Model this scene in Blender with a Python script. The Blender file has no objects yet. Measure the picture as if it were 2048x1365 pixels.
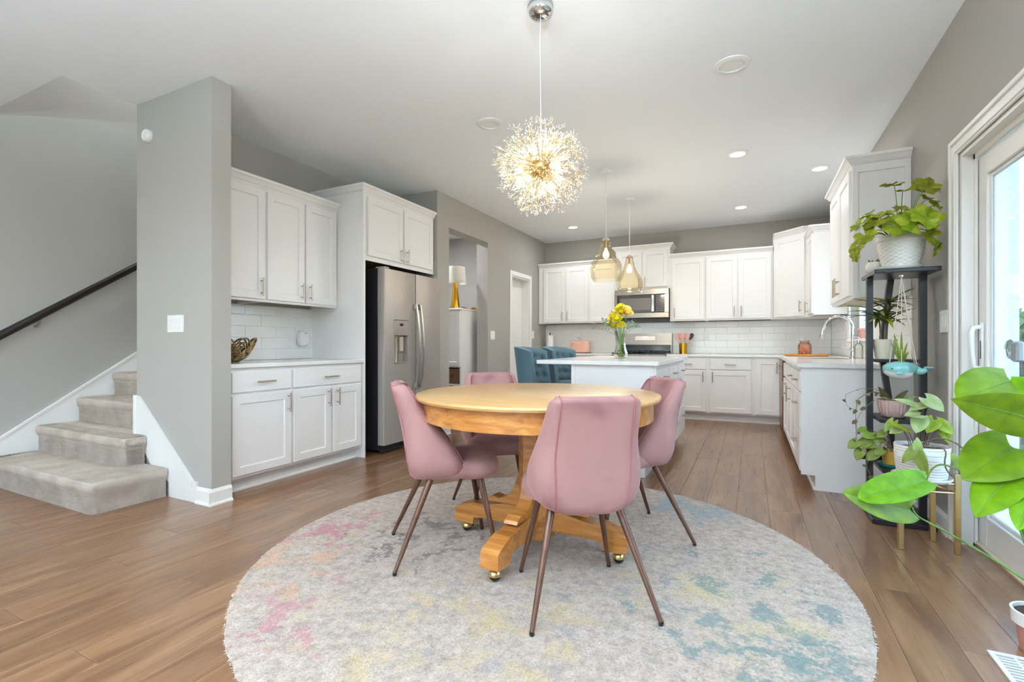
import bpy, bmesh, math, random
from mathutils import Vector, Matrix
random.seed(7)
SC = bpy.context.scene
COL = SC.collection
PI = math.pi

# ---------------------------------------------------------------- camera
CAM_H = 1.04
FOCAL_PX = 972.0
YAW = math.atan(479.0 / FOCAL_PX)
cam = bpy.data.cameras.new('camera')
cam.sensor_fit = 'HORIZONTAL'
cam.sensor_width = 36.0
cam.lens = FOCAL_PX / 2048.0 * 36.0
cam.shift_y = 7.5 / 2048.0
cam.clip_start = 0.02
cam_o = bpy.data.objects.new('camera', cam)
cam_o.location = (0, 0, CAM_H)
cam_o.rotation_euler = (PI / 2, 0, YAW)
COL.objects.link(cam_o)
SC.camera = cam_o

# ---------------------------------------------------------------- view
vs = SC.view_settings
SC.display_settings.display_device = 'sRGB'
vs.view_transform = 'Standard'
vs.look = 'None'
vs.exposure = 0.98
vs.gamma = 1.0
vs.use_curve_mapping = False
SC.cycles.max_bounces = 8
SC.cycles.diffuse_bounces = 4
SC.cycles.glossy_bounces = 3
SC.cycles.transmission_bounces = 4
SC.cycles.transparent_max_bounces = 16
SC.cycles.caustics_reflective = False
SC.cycles.caustics_refractive = False
SC.cycles.sample_clamp_indirect = 6.0
SC.cycles.use_denoising = True
SC.cycles.use_adaptive_sampling = True
SC.cycles.adaptive_threshold = 0.06

# ---------------------------------------------------------------- world: clear sky with haze at the horizon and thin cloud
w = bpy.data.worlds.new('sky')
SC.world = w
w.use_nodes = True
nt = w.node_tree
nt.nodes.clear()
wo = nt.nodes.new('ShaderNodeOutputWorld')
wb = nt.nodes.new('ShaderNodeBackground')
tc = nt.nodes.new('ShaderNodeTexCoord')
sx = nt.nodes.new('ShaderNodeSeparateXYZ')
nt.links.new(tc.outputs['Generated'], sx.inputs[0])
rp = nt.nodes.new('ShaderNodeValToRGB')
nt.links.new(sx.outputs['Z'], rp.inputs[0])
cr = rp.color_ramp
cr.elements[0].position = 0.0
cr.elements[0].color = (0.86, 0.92, 0.98, 1)
cr.elements[1].position = 0.55
cr.elements[1].color = (0.30, 0.56, 0.95, 1)
e = cr.elements.new(0.14); e.color = (0.52, 0.74, 0.98, 1)
ns = nt.nodes.new('ShaderNodeTexNoise'); ns.inputs['Scale'].default_value = 3.0; ns.inputs['Detail'].default_value = 5
mpg = nt.nodes.new('ShaderNodeMapping'); mpg.inputs['Scale'].default_value = (1, 1, 3.5)
nt.links.new(tc.outputs['Generated'], mpg.inputs[0]); nt.links.new(mpg.outputs[0], ns.inputs['Vector'])
cr2 = nt.nodes.new('ShaderNodeValToRGB'); cr2.color_ramp.elements[0].position = 0.52; cr2.color_ramp.elements[1].position = 0.72
nt.links.new(ns.outputs[0], cr2.inputs[0])
mx = nt.nodes.new('ShaderNodeMixRGB'); mx.inputs[2].default_value = (0.95, 0.97, 1.0, 1)
nt.links.new(cr2.outputs[0], mx.inputs[0]); nt.links.new(rp.outputs[0], mx.inputs[1])
nt.links.new(mx.outputs[0], wb.inputs[0])
wb.inputs[1].default_value = 3.4
nt.links.new(wb.outputs[0], wo.inputs[0])

# ---------------------------------------------------------------- mesh builder
class MB:
    def __init__(s):
        s.v = []; s.f = []
    def add(s, vs, fs):
        k = len(s.v); s.v += [tuple(p) for p in vs]; s.f += [tuple(i + k for i in q) for q in fs]; return s
    def box(s, x0, x1, y0, y1, z0, z1):
        return s.add([(x0,y0,z0),(x1,y0,z0),(x1,y1,z0),(x0,y1,z0),(x0,y0,z1),(x1,y0,z1),(x1,y1,z1),(x0,y1,z1)],
                     [(0,3,2,1),(4,5,6,7),(0,1,5,4),(1,2,6,5),(2,3,7,6),(3,0,4,7)])
    def cbox(s, x0, x1, y0, y1, z0, z1, c=0.004):
        lo = (x0,y0,z0); hi = (x1,y1,z1)
        c = min(c, (x1-x0)*.45, (y1-y0)*.45, (z1-z0)*.45)
        idx = {}; vs = []
        for a in range(3):
            for sg in [(i,j,k) for i in (0,1) for j in (0,1) for k in (0,1)]:
                p = [0,0,0]
                for b in range(3):
                    p[b] = (hi[b] if sg[b] else lo[b])
                    if b != a: p[b] += -c if sg[b] else c
                idx[(a, sg)] = len(vs); vs.append(p)
        fs = []
        def S(d): return (d[0], d[1], d[2])
        for a in range(3):
            b, d = [q for q in range(3) if q != a]
            for sa in (0,1):
                q = []
                for sb, sd in ((0,0),(1,0),(1,1),(0,1)):
                    g = {a:sa, b:sb, d:sd}; q.append(idx[(a, S(g))])
                fs.append(tuple(q))
        for a in range(3):
            for b in range(a+1, 3):
                d = 3 - a - b
                for sa in (0,1):
                    for sb in (0,1):
                        g0 = {a:sa,b:sb,d:0}; g1 = {a:sa,b:sb,d:1}
                        fs.append((idx[(a,S(g0))], idx[(a,S(g1))], idx[(b,S(g1))], idx[(b,S(g0))]))
        for sg in [(i,j,k) for i in (0,1) for j in (0,1) for k in (0,1)]:
            fs.append((idx[(0,sg)], idx[(1,sg)], idx[(2,sg)]))
        return s.add(vs, fs)
    def prism(s, poly, a0, a1, axis='z'):
        n = len(poly)
        def P(p, a):
            if axis == 'z': return (p[0], p[1], a)
            if axis == 'x': return (a, p[0], p[1])
            return (p[0], a, p[1])
        vs = [P(p, a0) for p in poly] + [P(p, a1) for p in poly]
        fs = [tuple(range(n))[::-1], tuple(range(n, 2*n))] + [(i, (i+1) % n, n+(i+1) % n, n+i) for i in range(n)]
        return s.add(vs, fs)
    def loft(s, rings, cap0=True, cap1=True, closed=True):
        n = len(rings[0]); vs = [p for r in rings for p in r]; fs = []
        for k in range(len(rings)-1):
            for i in range(n if closed else n-1):
                j = (i+1) % n
                fs.append((k*n+i, k*n+j, (k+1)*n+j, (k+1)*n+i))
        if cap0: fs.append(tuple(range(n))[::-1])
        if cap1: fs.append(tuple(range((len(rings)-1)*n, len(rings)*n)))
        return s.add(vs, fs)
    def lathe(s, prof, n=20, c=(0,0,0), cap0=False, cap1=False):
        rings = [[(c[0]+r*math.cos(2*PI*i/n), c[1]+r*math.sin(2*PI*i/n), c[2]+z) for i in range(n)] for r, z in prof]
        return s.loft(rings, cap0, cap1)
    def tube(s, pts, r, n=8, cap=True):
        pts = [Vector(p) for p in pts]
        rs = r if isinstance(r, (list, tuple)) else [r]*len(pts)
        rings = []; up = None
        for i, p in enumerate(pts):
            t = (pts[min(i+1, len(pts)-1)] - pts[max(i-1, 0)])
            if t.length < 1e-9: t = Vector((0,0,1))
            t.normalize()
            if up is None:
                up = Vector((0,0,1)) if abs(t.z) < .9 else Vector((1,0,0))
            a = t.cross(up)
            if a.length < 1e-6: a = t.cross(Vector((0,1,0)))
            a.normalize(); b = a.cross(t).normalized(); up = b
            rings.append([tuple(p + (a*math.cos(2*PI*k/n) + b*math.sin(2*PI*k/n))*rs[i]) for k in range(n)])
        return s.loft(rings, cap, cap)
    def sphere(s, c, r, n=12, m=8, sq=(1,1,1)):
        prof = [(math.sin(PI*k/m), -math.cos(PI*k/m)) for k in range(m+1)]
        prof[0] = (0.001, -1); prof[-1] = (0.001, 1)
        rings = [[(c[0]+r*q*math.cos(2*PI*i/n)*sq[0], c[1]+r*q*math.sin(2*PI*i/n)*sq[1], c[2]+r*z*sq[2]) for i in range(n)] for q, z in prof]
        return s.loft(rings)
    def xf(s, M, start=0):
        s.v[start:] = [tuple(M @ Vector(p)) for p in s.v[start:]]; return s
    def merge(s, o, M=None):
        vs = [tuple(M @ Vector(p)) for p in o.v] if M is not None else o.v
        return s.add(vs, o.f)
    def mesh(s, name, smooth=None, recalc=True):
        me = bpy.data.meshes.new(name)
        me.from_pydata(s.v, [], s.f)
        if recalc:
            bm = bmesh.new(); bm.from_mesh(me); bmesh.ops.recalc_face_normals(bm, faces=bm.faces); bm.to_mesh(me); bm.free()
        if smooth is not None:
            for p in me.polygons: p.use_smooth = True
            if smooth < 179: me.set_sharp_from_angle(angle=math.radians(smooth))
        me.update()
        return me

def link(name, me, mat, parent=None, loc=(0,0,0), rot=(0,0,0)):
    if mat is not None and len(me.materials) == 0: me.materials.append(mat)
    o = bpy.data.objects.new(name, me); COL.objects.link(o)
    o.location = loc; o.rotation_euler = rot
    if parent is not None: o.parent = parent
    return o
def obj(name, mb, mat, parent=None, loc=(0,0,0), rot=(0,0,0), smooth=None):
    return link(name, mb.mesh(name, smooth), mat, parent, loc, rot)
def tag(o, label=None, cat=None, group=None, kind=None):
    if label: o['label'] = label
    if cat: o['category'] = cat
    if group: o['group'] = group
    if kind: o['kind'] = kind
    return o
def thing(name, label, cat, loc=(0,0,0), rz=0.0, group=None):
    o = bpy.data.objects.new(name, None); COL.objects.link(o)
    o.empty_display_size = .05
    o.location = loc; o.rotation_euler = (0,0,rz)
    return tag(o, label, cat, group)
def struct(name, mb, mat, parent=None, smooth=None):
    o = obj(name, mb, mat, parent, smooth=smooth)
    if parent is None: o['kind'] = 'structure'
    return o
def dup(root, loc, rz, label):
    r = root.copy(); COL.objects.link(r); r.location = loc; r.rotation_euler = (0,0,rz); r['label'] = label
    for ch in list(root.children):
        c = ch.copy(); COL.objects.link(c); c.parent = r
        for g in list(ch.children):
            d = g.copy(); COL.objects.link(d); d.parent = c
    return r

# ---------------------------------------------------------------- materials
def lin(c):
    return tuple((x/255/12.92 if x/255 <= .04045 else ((x/255+.055)/1.055)**2.4) for x in c)
class N:
    def __init__(s, name):
        s.m = bpy.data.materials.new(name); s.m.use_nodes = True; s.t = s.m.node_tree
        s.t.nodes.clear()
        s.out = s.t.nodes.new('ShaderNodeOutputMaterial')
    def n(s, typ, **kw):
        q = s.t.nodes.new(typ)
        for k, v in kw.items():
            if k in q.inputs: q.inputs[k].default_value = v
            else: setattr(q, k, v)
        return q
    def l(s, a, b): s.t.links.new(a, b)
    def coord(s, kind='Object', scale=(1,1,1), loc=None):
        t = s.n('ShaderNodeTexCoord'); m = s.n('ShaderNodeMapping'); m.inputs['Scale'].default_value = scale
        s.l(t.outputs[kind], m.inputs[0])
        if loc is not None: s.l(loc, m.inputs['Location'])
        return m.outputs[0]
    def noise(s, vec, scale=5, detail=3, rough=.5, dist=0):
        q = s.n('ShaderNodeTexNoise'); q.inputs['Scale'].default_value = scale; q.inputs['Detail'].default_value = detail
        q.inputs['Roughness'].default_value = rough; q.inputs['Distortion'].default_value = dist
        if vec is not None: s.l(vec, q.inputs['Vector'])
        return q.outputs[0]
    def ramp(s, fac, stops):
        q = s.n('ShaderNodeValToRGB'); el = q.color_ramp.elements
        el[0].position, el[0].color = stops[0][0], tuple(stops[0][1]) + (1,)
        el[1].position, el[1].color = stops[-1][0], tuple(stops[-1][1]) + (1,)
        for p, c in stops[1:-1]:
            e = el.new(p); e.color = tuple(c) + (1,)
        s.l(fac, q.inputs[0]); return q.outputs[0]
    def mix(s, fac, a, b, mode='MIX'):
        q = s.n('ShaderNodeMixRGB', blend_type=mode)
        for k, x in ((0, fac), (1, a), (2, b)):
            if hasattr(x, 'node'): s.l(x, q.inputs[k])
            elif isinstance(x, (int, float)): q.inputs[k].default_value = x
            else: q.inputs[k].default_value = tuple(x) + (1,)
        return q.outputs[0]
    def math(s, op, a, b=0.0):
        q = s.n('ShaderNodeMath', operation=op)
        for k, x in ((0, a), (1, b)):
            if hasattr(x, 'node'): s.l(x, q.inputs[k])
            else: q.inputs[k].default_value = x
        return q.outputs[0]
    def bsdf(s, col, rough=.5, metal=0.0, spec=.5, bump=None, bstr=.2, bdist=.002, **kw):
        b = s.n('ShaderNodeBsdfPrincipled')
        if hasattr(col, 'node'): s.l(col, b.inputs['Base Color'])
        else: b.inputs['Base Color'].default_value = tuple(col) + (1,)
        if hasattr(rough, 'node'): s.l(rough, b.inputs['Roughness'])
        else: b.inputs['Roughness'].default_value = rough
        b.inputs['Metallic'].default_value = metal
        b.inputs['Specular IOR Level'].default_value = spec
        for k, v in kw.items(): b.inputs[k.replace('_', ' ')].default_value = v
        if bump is not None:
            q = s.n('ShaderNodeBump'); q.inputs['Strength'].default_value = bstr; q.inputs['Distance'].default_value = bdist
            s.l(bump, q.inputs['Height']); s.l(q.outputs[0], b.inputs['Normal'])
        s.b = b
        return b.outputs[0]
    def done(s, sh):
        s.l(sh, s.out.inputs[0]); return s.m

def plain(name, rgb, rough=.5, metal=0.0, spec=.5, var=.04, vs_=6, bump=0.0, bscale=80, **kw):
    s = N(name); c = lin(rgb); v = s.coord()
    n = s.noise(v, vs_, 3)
    col = s.ramp(n, [(.3, tuple(x*(1-var) for x in c)), (.7, tuple(min(1, x*(1+var)) for x in c))])
    bp = s.noise(v, bscale, 2) if bump else None
    return s.done(s.bsdf(col, rough, metal, spec, bp, bump, **kw))

M = {}
M['wall'] = plain('wall_paint', (172,168,161), .85, spec=.25, var=.015, vs_=1.5, bump=.05, bscale=220)
M['ceil'] = plain('ceiling_paint', (240,243,246), .9, spec=.2, var=.008, vs_=1.2, bump=.06, bscale=160)
M['trim'] = plain('trim_paint', (236,234,230), .4, var=.01)
M['cab'] = plain('cabinet_paint', (240,238,236), .38, var=.012, vs_=3)
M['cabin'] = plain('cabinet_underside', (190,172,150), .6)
M['quartz'] = plain('quartz', (240,239,237), .14, var=.02, vs_=20)
M['tile'] = plain('glazed_tile', (236,235,232), .12, var=.02, vs_=4)
M['grout'] = plain('grout', (205,203,198), .9)
M['tilegrout'] = plain('tile_grout', (230,229,225), .85)
M['nickel'] = plain('brushed_nickel', (178,165,148), .32, 1.0, var=.05, vs_=40)
M['chrome'] = plain('chrome', (225,225,225), .08, 1.0, var=.01)
M['black'] = plain('black_paint', (26,26,30), .35, var=.1)
M['blackgloss'] = plain('black_gloss', (18,15,14), .12, var=.1)
M['white_pl'] = plain('white_plastic', (238,238,236), .35, var=.01)
M['slot'] = plain('dark_slot', (60,58,55), .6)
M['gold'] = plain('gold_metal', (214,160,50), .22, 1.0, var=.06, vs_=12)
M['brass'] = plain('brass', (210,185,130), .28, 1.0, var=.05)
M['bronze'] = plain('antique_bronze', (165,140,100), .3, 1.0, var=.25, vs_=30)
M['velvet'] = None
M['copperleg'] = plain('walnut_metal_leg', (96,66,52), .28, .45, var=.2, vs_=18)
M['terracotta'] = plain('terracotta', (186,130,112), .7)
M['soil'] = plain('soil', (58,44,34), .95, var=.4, vs_=60, bump=.8, bscale=90)
M['ceramic'] = plain('white_ceramic', (236,234,229), .18, var=.015)
M['cream'] = plain('cream_ceramic', (228,218,196), .35, var=.02)
M['teal'] = plain('teal_glaze', (52,140,140), .15, var=.12)
M['aqua'] = plain('aqua_glaze', (132,188,184), .12, var=.06)
M['pinkpot'] = plain('dusty_pink_pot', (190,158,150), .5, var=.1, vs_=20)
M['bark'] = plain('woody_stem', (120,100,82), .8, var=.25, vs_=40, bump=.5)
M['shade'] = None
def carpetish(name, a, b, c):
    s = N(name); v = s.coord()
    n1 = s.noise(v, 7, 4); n2 = s.noise(v, 150, 3, .7); n3 = s.noise(v, 420, 2)
    col = s.mix(.5, s.ramp(n2, [(.3, lin(a)), (.5, lin(b)), (.7, lin(c))]), s.ramp(n1, [(.35, lin(a)), (.65, lin(c))]))
    bp = s.math('ADD', s.math('MULTIPLY', n2, 1.0), s.math('MULTIPLY', n3, .6))
    return s.done(s.bsdf(col, .95, 0, .1, bp, 1.0, .012, Sheen_Weight=.2))
M['carpet'] = carpetish('beige_carpet', (208,190,172), (238,221,204), (255,241,226))

def floor_mat():
    s = N('floor_plank_wood')
    inf = s.n('ShaderNodeObjectInfo')
    cx = s.n('ShaderNodeCombineXYZ')
    s.l(s.math('MULTIPLY', inf.outputs['Random'], 37.0), cx.inputs[0]); s.l(s.math('MULTIPLY', inf.outputs['Random'], 91.0), cx.inputs[1])
    v = s.coord('Object', (7.0, .75, 1), cx.outputs[0])
    v2 = s.coord('Object', (70, 1.6, 1), cx.outputs[0])
    g = s.noise(v, 1.6, 5, .6, 1.1)
    g2 = s.noise(v2, 1.0, 3, .6, .3)
    a = s.ramp(g, [(.25, lin(FW[0])), (.45, lin(FW[1])), (.6, lin(FW[2])), (.8, lin(FW[3]))])
    streak = s.ramp(g2, [(.25, (.74,.71,.69)), (.5, (.95,.94,.93)), (.75, (1.0,.99,.98))])
    col = s.mix(.75, a, streak, 'MULTIPLY')
    tone = s.ramp(inf.outputs['Random'], [(0, (.80,.78,.77)), (.5, (1,1,1)), (1, (1.0,.95,.90))])
    col = s.mix(.8, col, tone, 'MULTIPLY')
    rg = s.ramp(g2, [(.3, (.36,)*3), (.7, (.26,)*3)])
    return s.done(s.bsdf(col, rg, 0, .5, g2, .10, .001, Coat_Weight=.5, Coat_Roughness=.28))
FW = ((96,64,42), (127,90,61), (147,109,77), (166,130,96))
M['floor'] = floor_mat()

def oak():
    s = N('golden_oak')
    v = s.coord('Object', (3, 26, 26)); g = s.noise(v, 1.4, 5, .6, .6)
    col = s.ramp(g, [(.25, lin((140,84,34))), (.5, lin((186,122,56))), (.75, lin((212,156,88)))])
    return s.done(s.bsdf(col, .3, 0, .5, g, .1, .001, Coat_Weight=.25, Coat_Roughness=.15))
M['oak'] = oak()
def oaktop():
    s = N('honey_oak_top')
    v = s.coord('Object', (2, 24, 24)); g = s.noise(v, 1.2, 4, .55, .4)
    col = s.ramp(g, [(.3, lin((206,158,98))), (.7, lin((224,180,120)))])
    return s.done(s.bsdf(col, .28, 0, .5, Coat_Weight=.3, Coat_Roughness=.12))
M['oaktop'] = oaktop()

def velvet(name, rgb, dark):
    s = N(name); v = s.coord()
    n = s.noise(v, 3.2, 3, .55, .6); n2 = s.noise(v, 11, 3)
    col = s.ramp(n, [(.30, lin(dark)), (.46, lin(rgb)), (.8, tuple(min(1, x*1.08) for x in lin(rgb)))])
    fine = s.noise(v, 700, 1)
    o = s.bsdf(col, .75, 0, .2, fine, .15, .001, Sheen_Weight=.55, Sheen_Roughness=.35)
    s.b.inputs['Sheen Tint'].default_value = tuple(min(1, x*1.5+.1) for x in lin(rgb)) + (1,)
    return s.done(o)
M['velvet'] = velvet('dusty_pink_velvet', (164,124,121), (140,98,99))
M['piping'] = plain('pink_piping', (158,98,102), .6)
M['bluevelvet'] = velvet('teal_blue_velvet', (86,112,124), (58,80,92))

def thin_glass(name, tint, refl=.08, rough=.0, mixmax=.6):
    s = N(name)
    fr = s.n('ShaderNodeFresnel'); fr.inputs[0].default_value = 1.45
    tr = s.n('ShaderNodeBsdfTransparent'); tr.inputs[0].default_value = tuple(tint) + (1,)
    gl = s.n('ShaderNodeBsdfGlossy'); gl.inputs['Roughness'].default_value = rough
    mx = s.n('ShaderNodeMixShader')
    s.l(s.math('MULTIPLY', fr.outputs[0], mixmax), mx.inputs[0]); s.l(tr.outputs[0], mx.inputs[1]); s.l(gl.outputs[0], mx.inputs[2])
    return s.done(mx.outputs[0])
M['pane'] = thin_glass('window_glass', (.95,.97,.96), mixmax=.35)
M['amber'] = thin_glass('amber_glass', (.985,.91,.75), mixmax=.5)
M['vase_glass'] = thin_glass('vase_glass', (.93,.94,.88), mixmax=.8)
M['pinkglass'] = thin_glass('pink_glass', (.98,.84,.77), mixmax=.6)

def emit(name, rgb, st):
    s = N(name); e = s.n('ShaderNodeEmission'); e.inputs[0].default_value = tuple(rgb) + (1,); e.inputs[1].default_value = st
    return s.done(e.outputs[0])
M['lamp_white'] = emit('led_lens', (1, .96, .9), 4)
M['bulb'] = emit('warm_bulb', (1, .84, .58), 7)

def leafmat(name, a, b, trans=.45, rough=.35, vein=True):
    s = N(name)
    inf = s.n('ShaderNodeObjectInfo')
    v = s.coord()
    n = s.noise(v, 14, 3)
    col = s.ramp(n, [(.3, lin(a)), (.7, lin(b))])
    hv = s.n('ShaderNodeHueSaturation'); s.l(col, hv.inputs['Color'])
    s.l(s.math('ADD', s.math('MULTIPLY', inf.outputs['Random'], .35), .82), hv.inputs['Value'])
    s.l(s.math('ADD', s.math('MULTIPLY', inf.outputs['Random'], .03), .485), hv.inputs['Hue'])
    col = hv.outputs[0]
    wv = s.n('ShaderNodeTexWave'); wv.inputs['Scale'].default_value = 22; wv.inputs['Distortion'].default_value = 3
    s.l(v, wv.inputs[0])
    pb = s.bsdf(col, rough, 0, .5, wv.outputs[1], .15, .001)
    tl = s.n('ShaderNodeBsdfTranslucent'); s.l(col, tl.inputs[0])
    mx = s.n('ShaderNodeMixShader'); mx.inputs[0].default_value = trans
    s.l(pb, mx.inputs[1]); s.l(tl.outputs[0], mx.inputs[2])
    return s.done(mx.outputs[0])
M['bigleaf'] = leafmat('philodendron_leaf', (120,162,10), (162,204,18), .5, .42)
M['lobedleaf'] = leafmat('lobed_leaf', (120,148,30), (205,208,60), .4, .4)
M['paleleaf'] = leafmat('pale_variegated_leaf', (165,190,110), (225,232,180), .45, .4)
M['darkleaf'] = leafmat('dark_strap_leaf', (60,80,30), (110,125,45), .3, .35)
M['vineleaf'] = leafmat('vine_leaf', (120,150,50), (180,190,80), .4, .45)
M['dryvine'] = leafmat('dry_vine_leaf', (90,85,50), (130,125,70), .3, .5)
M['stem'] = leafmat('green_stem', (90,130,50), (130,165,80), .1, .4)
M['petal'] = leafmat('yellow_petal', (228,214,30), (248,236,80), .35, .6)
M['petal2'] = leafmat('cream_yellow_petal', (240,205,110), (250,225,150), .35, .6)
M['euc'] = leafmat('grey_green_leaf', (110,135,120), (150,170,155), .3, .6)
# ================================================================ the room
CZ = 2.78
XR = 0.967        # right wall inner face
XRO = 1.145       # right wall outer face
YB = 7.75         # back wall inner face
XL = -3.17        # kitchen left wall face
XREC = -3.85      # recessed wall behind the left cabinets
XW = -5.14        # stair wall
YR = -4.2         # wall behind the camera
FIN0, FIN1 = 1.96, 2.09

def wall_with_holes(mb, axis, a0, a1, u0, u1, z0, z1, holes):
    # axis 'x': wall slab between x=a0..a1 running along y=u0..u1 ; axis 'y': slab between y=a0..a1 along x
    us = sorted({u0, u1} | {h[0] for h in holes} | {h[1] for h in holes})
    for p, q in zip(us[:-1], us[1:]):
        hs = sorted([(h[2], h[3]) for h in holes if h[0] <= p + 1e-6 and h[1] >= q - 1e-6])
        z = z0
        for h0, h1 in hs + [(z1, z1)]:
            if h0 > z + 1e-6:
                if axis == 'x': mb.box(a0, a1, p, q, z, h0)
                else: mb.box(p, q, a0, a1, z, h0)
            z = max(z, h1)
    return mb

# floor: base slab (also carries the wood beyond the planks) and single planks
base = struct('floor', MB().box(XW-.2, XRO+.03, YR-.2, YB+.2, -.12, -.004), M['grout'])
PW, PL = .182, 1.30
plank_me = {}
def plank_mesh(wd, ln):
    k = (round(wd, 3), round(ln, 3))
    if k not in plank_me:
        mb = MB(); c = .0011
        mb.loft([[(0,0,-.004),(wd,0,-.004),(wd,ln,-.004),(0,ln,-.004)],
                 [(0,0,-c),(wd,0,-c),(wd,ln,-c),(0,ln,-c)],
                 [(c,c,0),(wd-c,c,0),(wd-c,ln-c,0),(c,ln-c,0)]], cap0=False)
        me = mb.mesh('plank'); me.materials.append(M['floor']); plank_me[k] = me
    return plank_me[k]
rnd = random.Random(3)
g = .0012
def hidden(x0, x1, y0, y1):
    if x1 < -3.9 and y0 > 1.9: return True                 # below the stairs
    if x1 < -3.27 and 2.1 < y0 and y1 < 4.6: return True   # below the left cabinets
    if x0 > .42 and y0 > 4.1: return True                  # below the right cabinets
    if y0 > 7.2: return True
    if x0 > XL and x1 < -1.1 and y0 > 6.9 : return True
    if x1 < -4.4 and y0 > 4.6: return True
    if x0 > -1.3 and x1 < -.72 and y0 > 3.95 and y1 < 5.4: return True
    return False
x = XR + .04 - PW
row = 0
while x > XW - .1:
    y = .35 - PL + (row * .43 + rnd.random() * .15) % PL
    while y < YB:
        y0, y1 = max(y, -.3), min(y + PL, YB)
        if y1 - y0 > .1 and not hidden(x, x + PW, y0, y1):
            o = link('plank', plank_mesh(PW - g, round(y1 - y0 - g, 3)), None, base, (x, y0, 0))
        y += PL
    x -= PW; row += 1
# wood continues behind the camera in one sheet
o = obj('plank_sheet', MB().box(XW, XR, YR, -.301, -.004, 0), M['floor'], base); o['kind'] = 'stuff'

# ceiling with the stairwell opening
cm = MB()
cm.box(-4.0, XRO, YR-.2, YB+.2, CZ, CZ+.2)
cm.box(XW-.2, -4.0, YR-.2, 1.53, CZ, CZ+.2)
cm.box(XW-.2, -4.0, 5.6, YB+.2, CZ, CZ+.2)
struct('ceiling', cm, M['ceil'])
sm = MB()
sm.box(-4.0, -3.9, 1.43, 5.7, CZ+.2, 5.0); sm.box(XW-.1, -4.0, 1.43, 1.53, CZ+.2, 5.0)
sm.box(XW-.1, -4.0, 5.6, 5.7, CZ+.2, 5.0); sm.box(XW-.1, -3.9, 1.43, 5.7, 5.0, 5.1)
struct('wall_stairwell_upper', sm, M['wall'])

struct('wall_left', MB().box(XW-.12, XW, YR-.2, 5.7, 0, 5.0), M['wall'])
struct('wall_fin', MB().box(-4.0, -3.13, FIN0, FIN1, 0, CZ), M['wall'])
struct('wall_cabinet_recess', MB().box(-4.0, XREC, FIN1, 4.62, 0, CZ), M['wall'])
kw = MB(); kw.box(XREC, XL-.17, 4.53, 4.62, 0, CZ)
wall_with_holes(kw, 'x', XL-.17, XL, 4.53, YB, 0, CZ, [(4.77, 5.70, 0, 2.41), (6.415, 7.055, 0, 2.07)])
struct('wall_kitchen_left', kw, M['wall'])
wall_back = struct('wall_back', MB().box(XL-.17, XRO, YB, YB+.15, 0, CZ), M['wall'])
rw = MB()
DY0, DY1, DZ = 1.46, 3.29, 2.03
WY0, WY1, WZ0, WZ1 = 5.35, 6.35, 1.10, 2.15
wall_with_holes(rw, 'x', XR, XRO, YR, YB, 0, CZ, [(DY0, DY1, 0, DZ), (WY0, WY1, WZ0, WZ1), (-3.4, -.6, .5, 2.3)])
wall_right = struct('wall_right', rw, M['wall'])
rr = MB()
wall_with_holes(rr, 'y', YR-.15, YR, XW, XRO, 0, CZ, [(-4.6, -2.5, .25, 2.45), (-2.2, -.1, .25, 2.45), (.05, .75, .25, 2.45)])
struct('wall_rear', rr, M['wall'])
# hall behind the opening
hw_ = MB()
hw_.box(-4.75, -4.6, 4.62, 6.9, 0, CZ); hw_.box(-4.6, XL-.17, 6.75, 6.9, 0, CZ); hw_.box(-4.6, -3.99, 4.5, 4.62, 0, CZ)
struct('wall_hall', hw_, M['wall'])

# windows outside the picture that light the house
k = 1
for (a0, a1) in ((-4.6, -2.5), (-2.2, -.1), (.05, .75)):
    f = MB(); z0, z1 = .25, 2.45; m = .06
    for bx in ((a0, a0+m, z0, z1), (a1-m, a1, z0, z1), (a0+m, a1-m, z0, z0+m), (a0+m, a1-m, z1-m, z1), (a0+m, a1-m, 1.7, 1.75)):
        f.box(bx[0], bx[1], YR-.12, YR-.04, bx[2], bx[3])
    r = struct('window_%d' % k, f, M['trim']); k += 1
    obj('pane', MB().box(a0+m, a1-m, YR-.085, YR-.08, z0+m, z1-m), M['pane'], r)
f = MB(); a0, a1, z0, z1, m = -3.4, -.6, .5, 2.3, .06
for bx in ((a0, a0+m, z0, z1), (a1-m, a1, z0, z1), (a0+m, a1-m, z0, z0+m), (a0+m, a1-m, z1-m, z1), (-2.04, -1.96, z0+m, z1-m)):
    f.box(XR+.05, XR+.13, bx[0], bx[1], bx[2], bx[3])
r = struct('window_4', f, M['trim'])
obj('pane', MB().box(XR+.088, XR+.092, a0+m, a1-m, z0+m, z1-m), M['pane'], r)
# kitchen window above the sink
f = MB(); a0, a1, z0, z1, m = WY0, WY1, WZ0, WZ1, .05
for bx in ((a0, a0+m, z0, z1), (a1-m, a1, z0, z1), (a0+m, a1-m, z0, z0+m), (a0+m, a1-m, z1-m, z1), (a0+m, a1-m, 1.6, 1.64)):
    f.box(XR+.07, XR+.15, bx[0], bx[1], bx[2], bx[3])
r = struct('window_5', f, M['trim'])
obj('pane', MB().box(XR+.108, XR+.112, a0+m, a1-m, z0+m, z1-m), M['pane'], r)
c = MB()
for bx in ((a0-.06, a0, z0-.03, z1+.06), (a1, a1+.06, z0-.03, z1+.06), (a0, a1, z1, z1+.06)):
    c.cbox(XR-.015, XR, bx[0], bx[1], bx[2], bx[3], .004)
obj('casing', c, M['trim'], r)
obj('sill', MB().cbox(XR-.04, XR+.07, a0+.002, a1-.002, z0-.03, z0, .004), M['trim'], r)

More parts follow.
